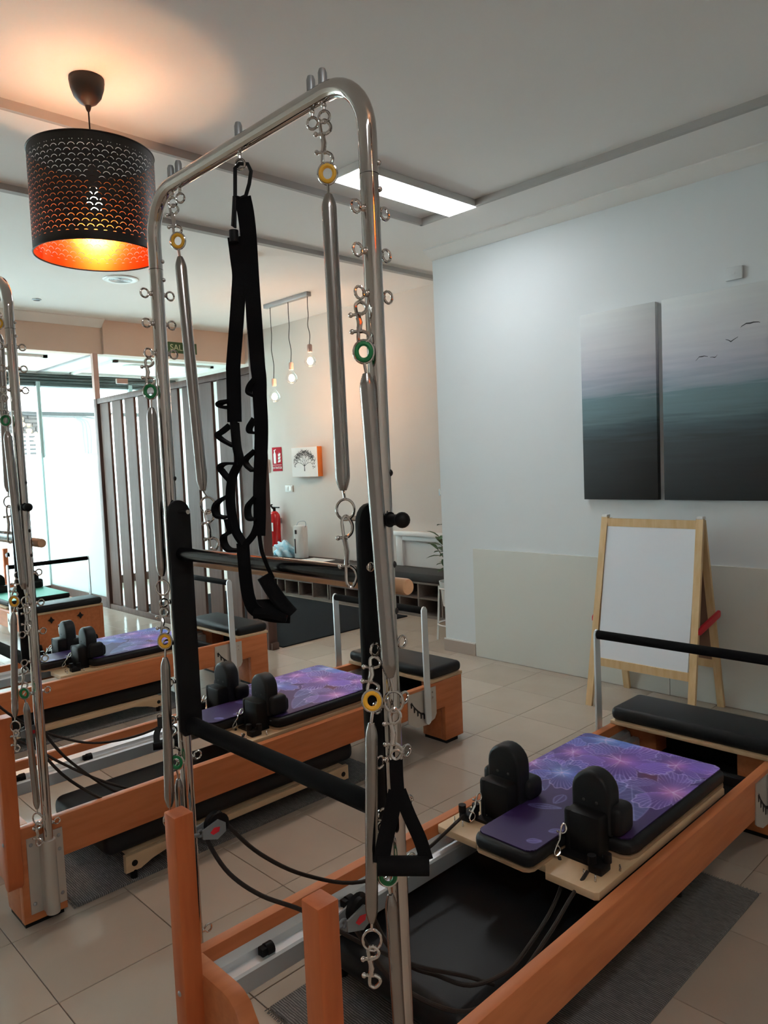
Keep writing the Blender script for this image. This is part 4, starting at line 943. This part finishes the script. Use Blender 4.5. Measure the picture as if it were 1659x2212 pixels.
S_D = [(-0.0259, 0.0582, 1.4312), (-0.0256, 0.0585, 1.4046), (-0.0243, 0.0598, 1.3511), (-0.0212, 0.0631, 1.3107), (-0.0121, 0.0725, 1.2832), (0.0115, 0.0969, 1.2697), (0.04, 0.1264, 1.2653)]
S_V = [(-0.0022, 0.0827, 1.4749), (-0.0096, 0.0751, 1.4489), (-0.0223, 0.0619, 1.4284)]
S_C = [(-0.0008, 0.0842, 1.4483), (0.0019, 0.0869, 1.4109), (0.0098, 0.0951, 1.3758), (0.0163, 0.1018, 1.3513)]
S_H = [(0.0027, 0.0878, 1.3575), (0.0136, 0.099, 1.3274), (0.0273, 0.1132, 1.297), (0.0421, 0.1285, 1.2705)]
LOOPS = [[(-0.0361, 0.0477, 1.739), (-0.0461, 0.0373, 1.737), (-0.0509, 0.0324, 1.7321), (-0.0465, 0.0369, 1.7267), (-0.0357, 0.0481, 1.7255)],
 [(-0.0362, 0.0475, 1.6871), (-0.0467, 0.0367, 1.676), (-0.0547, 0.0285, 1.6673), (-0.0484, 0.035, 1.6565), (-0.0325, 0.0514, 1.6425)],
 [(-0.0267, 0.0574, 1.6042), (-0.0458, 0.0377, 1.6054), (-0.0543, 0.0289, 1.598), (-0.0494, 0.034, 1.5846), (-0.0403, 0.0433, 1.5683)],
 [(-0.0434, 0.0401, 1.5356), (-0.059, 0.024, 1.5246), (-0.0654, 0.0173, 1.5105), (-0.0627, 0.0202, 1.4931), (-0.0504, 0.0329, 1.4884)],
 [(-0.0478, 0.0356, 1.4843), (-0.0451, 0.0384, 1.459), (-0.0547, 0.0284, 1.4476), (-0.0545, 0.0287, 1.4303), (-0.0476, 0.0358, 1.4179), (-0.0348, 0.049, 1.4158)],
 [(0.0064, 0.0917, 1.7831), (-0.0023, 0.0826, 1.7681), (-0.0046, 0.0802, 1.754), (0.0024, 0.0875, 1.7471)],
 [(0.0015, 0.0865, 1.6978), (-0.0061, 0.0787, 1.6814), (-0.0059, 0.0789, 1.6709), (0.0013, 0.0863, 1.6687)],
 [(-0.0001, 0.0849, 1.6301), (-0.0145, 0.07, 1.6127), (-0.0131, 0.0714, 1.5995), (-0.0045, 0.0804, 1.5872)],
 [(-0.0029, 0.082, 1.5305), (-0.0142, 0.0703, 1.5127), (-0.0157, 0.0687, 1.4916), (-0.012, 0.0726, 1.4835), (-0.0028, 0.0821, 1.4829)]]
K1 = [(-0.0098, 0.0748, 2.1678), (-0.0077, 0.0771, 2.2247), (-0.0012, 0.0838, 2.2333), (0.011, 0.0964, 2.2321), (0.0154, 0.1009, 2.2169), (0.0118, 0.0972, 2.1913), (0.0058, 0.091, 2.1669), (-0.0024, 0.0825, 2.162)]
K2 = [(-0.0114, 0.0732, 2.1668), (-0.0137, 0.0708, 2.1346), (-0.0161, 0.0684, 2.1066), (-0.0124, 0.0722, 2.102), (-0.0111, 0.0735, 2.1344), (-0.0095, 0.0752, 2.1646)]
O = Vector((0, .085, 2.23))
EYE = Vector((1.3514, -.8438, 1.5953))
def loc(P, d=0):
    """strap points; the strap drapes clear of the black handle bar towards the head end"""
    out = []
    for p in P:
        p = Vector(p); k = .068 * min(1, max(0, (2.05 - p.z) / .60)); v = EYE - p
        out.append(p + v * (k / Vector((v.x, v.y, 0)).length) - O + VD * d)
    return out
ss = thing('suspension_trainer', 'black looped suspension strap with carabiner hanging from the top bar', 'strap', O)
obj('carabiner', lambda bm: tube(bm, loc(K1), .0042, 10, closed=True), BLACKM, ss)
obj('carabiner', lambda bm: tube(bm, loc(K2), .0032, 10, closed=True), BLACKM, ss)
obj('strap', lambda bm: ribbon(bm, loc(S_A), SD, [.036, .025], .004), STRAP, ss)
obj('strap', lambda bm: ribbon(bm, loc(S_B, .006), SD, .030, .004), STRAP, ss)
obj('strap', lambda bm: ribbon(bm, loc(S_B2, .006), VD + SD * .25, .034, .006), STRAP, ss)
obj('strap', lambda bm: (ribbon(bm, loc(S_D, -.004), SD + Vector((0, 0, .8)), .026, .006), ribbon(bm, loc(S_V), SD, .014, .005), ribbon(bm, loc(S_C), SD, .008, .005)), STRAP, ss)
obj('adjuster', lambda bm: tube(bm, [loc([S_B[0]])[0] + Vector((0, 0, -.012)), loc([S_B[0]])[0] + Vector((0, 0, .012))], .010, 12), BLACKM, ss)
for k, L in enumerate(LOOPS): obj('loop', lambda bm: ribbon(bm, loc(L, -.004 if k > 4 else .002), VD + SD * .12, .034, .0055), STRAP, ss)
obj('foot_cradle', lambda bm: (tube(bm, smooth_path(loc(S_H), 4), .0155, 16), ribbon(bm, loc([(-.014, .071, 1.285), (.012, .097, 1.284), (.038, .124, 1.272)]), VD + Vector((0, 0, .5)), .05, .012)), BLACKF, ss)

# loop handles
def loop_handle(label, top, L, R, G, w=.028, gr=.0165):
    t = thing('loop_handle', label, 'handle', top[0], 0, 'loop handles'); O2 = Vector(top[0]); f = lambda P: [Vector(p) - O2 for p in P]
    obj('strap', lambda bm: (ribbon(bm, f(top), SD, .024, .005), ribbon(bm, f(L), SD, w, .004), ribbon(bm, f(R), SD, w * .85, .004)), STRAP, t)
    obj('grip', lambda bm: tube(bm, f(G), gr, 18), BLACKF, t)
    obj('ring', lambda bm: torus(bm, (0, 0, .006), VD, .011, .0026, 20, 8), CHROME, t); return t
def swing(P, top=1.0678, bot=.872, d=.046):
    """the handle hangs out from the post, further out towards its grip"""
    return [(x + .735 * k, y - .678 * k, z + k * (1.595 - z) / 1.38) for x, y, z in P for k in (d * min(1, max(0, (top - z) / (top - bot))),)]
loop_handle('black webbing handle hanging from a tall spring of the tower closest to the easel', swing([(0.4257, 0.0559, 1.0678), (0.4253, 0.0555, 1.0379), (0.4258, 0.056, 1.0021)]),
            swing([(0.4241, 0.0542, 1.0108), (0.4149, 0.0447, 0.9598), (0.4069, 0.0364, 0.917), (0.4019, 0.0313, 0.8797)]), swing([(0.428, 0.0582, 1.0106), (0.4383, 0.069, 0.9655), (0.4498, 0.0808, 0.9216), (0.4565, 0.0877, 0.8821)]), swing([(0.3969, 0.0261, 0.8757), (0.4591, 0.0905, 0.8718)]))
loop_handle('black webbing handle lying over the rail of the middle reformer', [(-1.962, .800, .41), (-1.90, .77, .405), (-1.85, .745, .40)],
            [(-1.87, .75, .40), (-1.80, .70, .395), (-1.72, .66, .385)], [(-1.86, .77, .40), (-1.76, .76, .395), (-1.68, .74, .385)], [(-1.72, .64, .375), (-1.66, .76, .375)])

# ------------------------------------------------------------------ padded boards and rugs under the reformers
def jump_board(x0, y0, label):
    t = thing('padded_board', label, 'padded board', (x0, y0, .012), 0, 'padded boards under the reformers')
    obj('pad', lambda bm: box(bm, -.27, .27, -.06, 1.22, .098, .195, bev=.035, seg=4), BLACKL, t, key='jpad')
    arch = [(0, .03), (.0, .098), (1.15, .098), (1.15, .03), (1.09, .03), (1.04, .05), (.95, .07), (.20, .07), (.11, .05), (.06, .03)]
    for s in (-1, 1):
        b = obj('side_runner', lambda bm: prism(bm, arch, 0, min(s * .30, s * .275), max(s * .30, s * .275), bev=.003), PLY, t, key='jrun%d' % s)
        for y in (.035, 1.115):
            obj('bolt_cap', lambda bm: cyl(bm, (s * .296, 0, .062), (s * .303, 0, .062), .012, 14), BLACKM, b, (0, y, 0), key='jb%d' % s)
            obj('rubber_foot', lambda bm: cyl(bm, (s * .287, 0, 0), (s * .287, 0, .034), .014, 14), BLACKM, t, (0, y, 0), key='jf%d' % s)
    obj('base_board', lambda bm: box(bm, -.275, .275, .02, 1.13, .085, .099), PLY, t, key='jbase')
    return t
jump_board(-.085, .53, 'black padded board stored under the reformer closest to the easel')
jump_board(-1.69, .34, 'black padded board stored under the middle reformer')
jump_board(-3.5, .30, 'black padded board stored under the reformer beside the partition')
def rug(x0, x1, y0, y1, label):
    def f(bm):
        box(bm, x0, x1, y0, y1, 0, .011, bev=.002, seg=1)
    o = thing('rug', label, 'rug', ((x0 + x1) / 2, y0, 0), 0, 'woven rugs under the reformers'); cx = (x0 + x1) / 2
    obj('weave', lambda bm: box(bm, x0 - cx, x1 - cx, .012, y1 - y0 - .012, 0, .011, bev=.002, seg=1), RUG, o)
    rr = random.Random(int(x0 * 100))
    def fr(bm):
        for yb, s in ((.012, -1), (y1 - y0 - .012, 1)):
            x = x0 - cx
            while x < x1 - cx:
                tube(bm, [(x, yb, .006), (x + rr.uniform(-.004, .004), yb + s * .016, .003)], .0017, 4); x += .008
    e = obj('fringe', fr, RUG, o); e['kind'] = 'stuff'
    return o
rug(-.43, .405, .315, 1.86, 'grey woven rug under the reformer closest to the easel')
rug(-2.13, -1.385, .135, 1.72, 'grey woven rug under the middle reformer')
rug(-3.95, -3.2, .10, 1.70, 'grey woven rug under the reformer beside the partition')
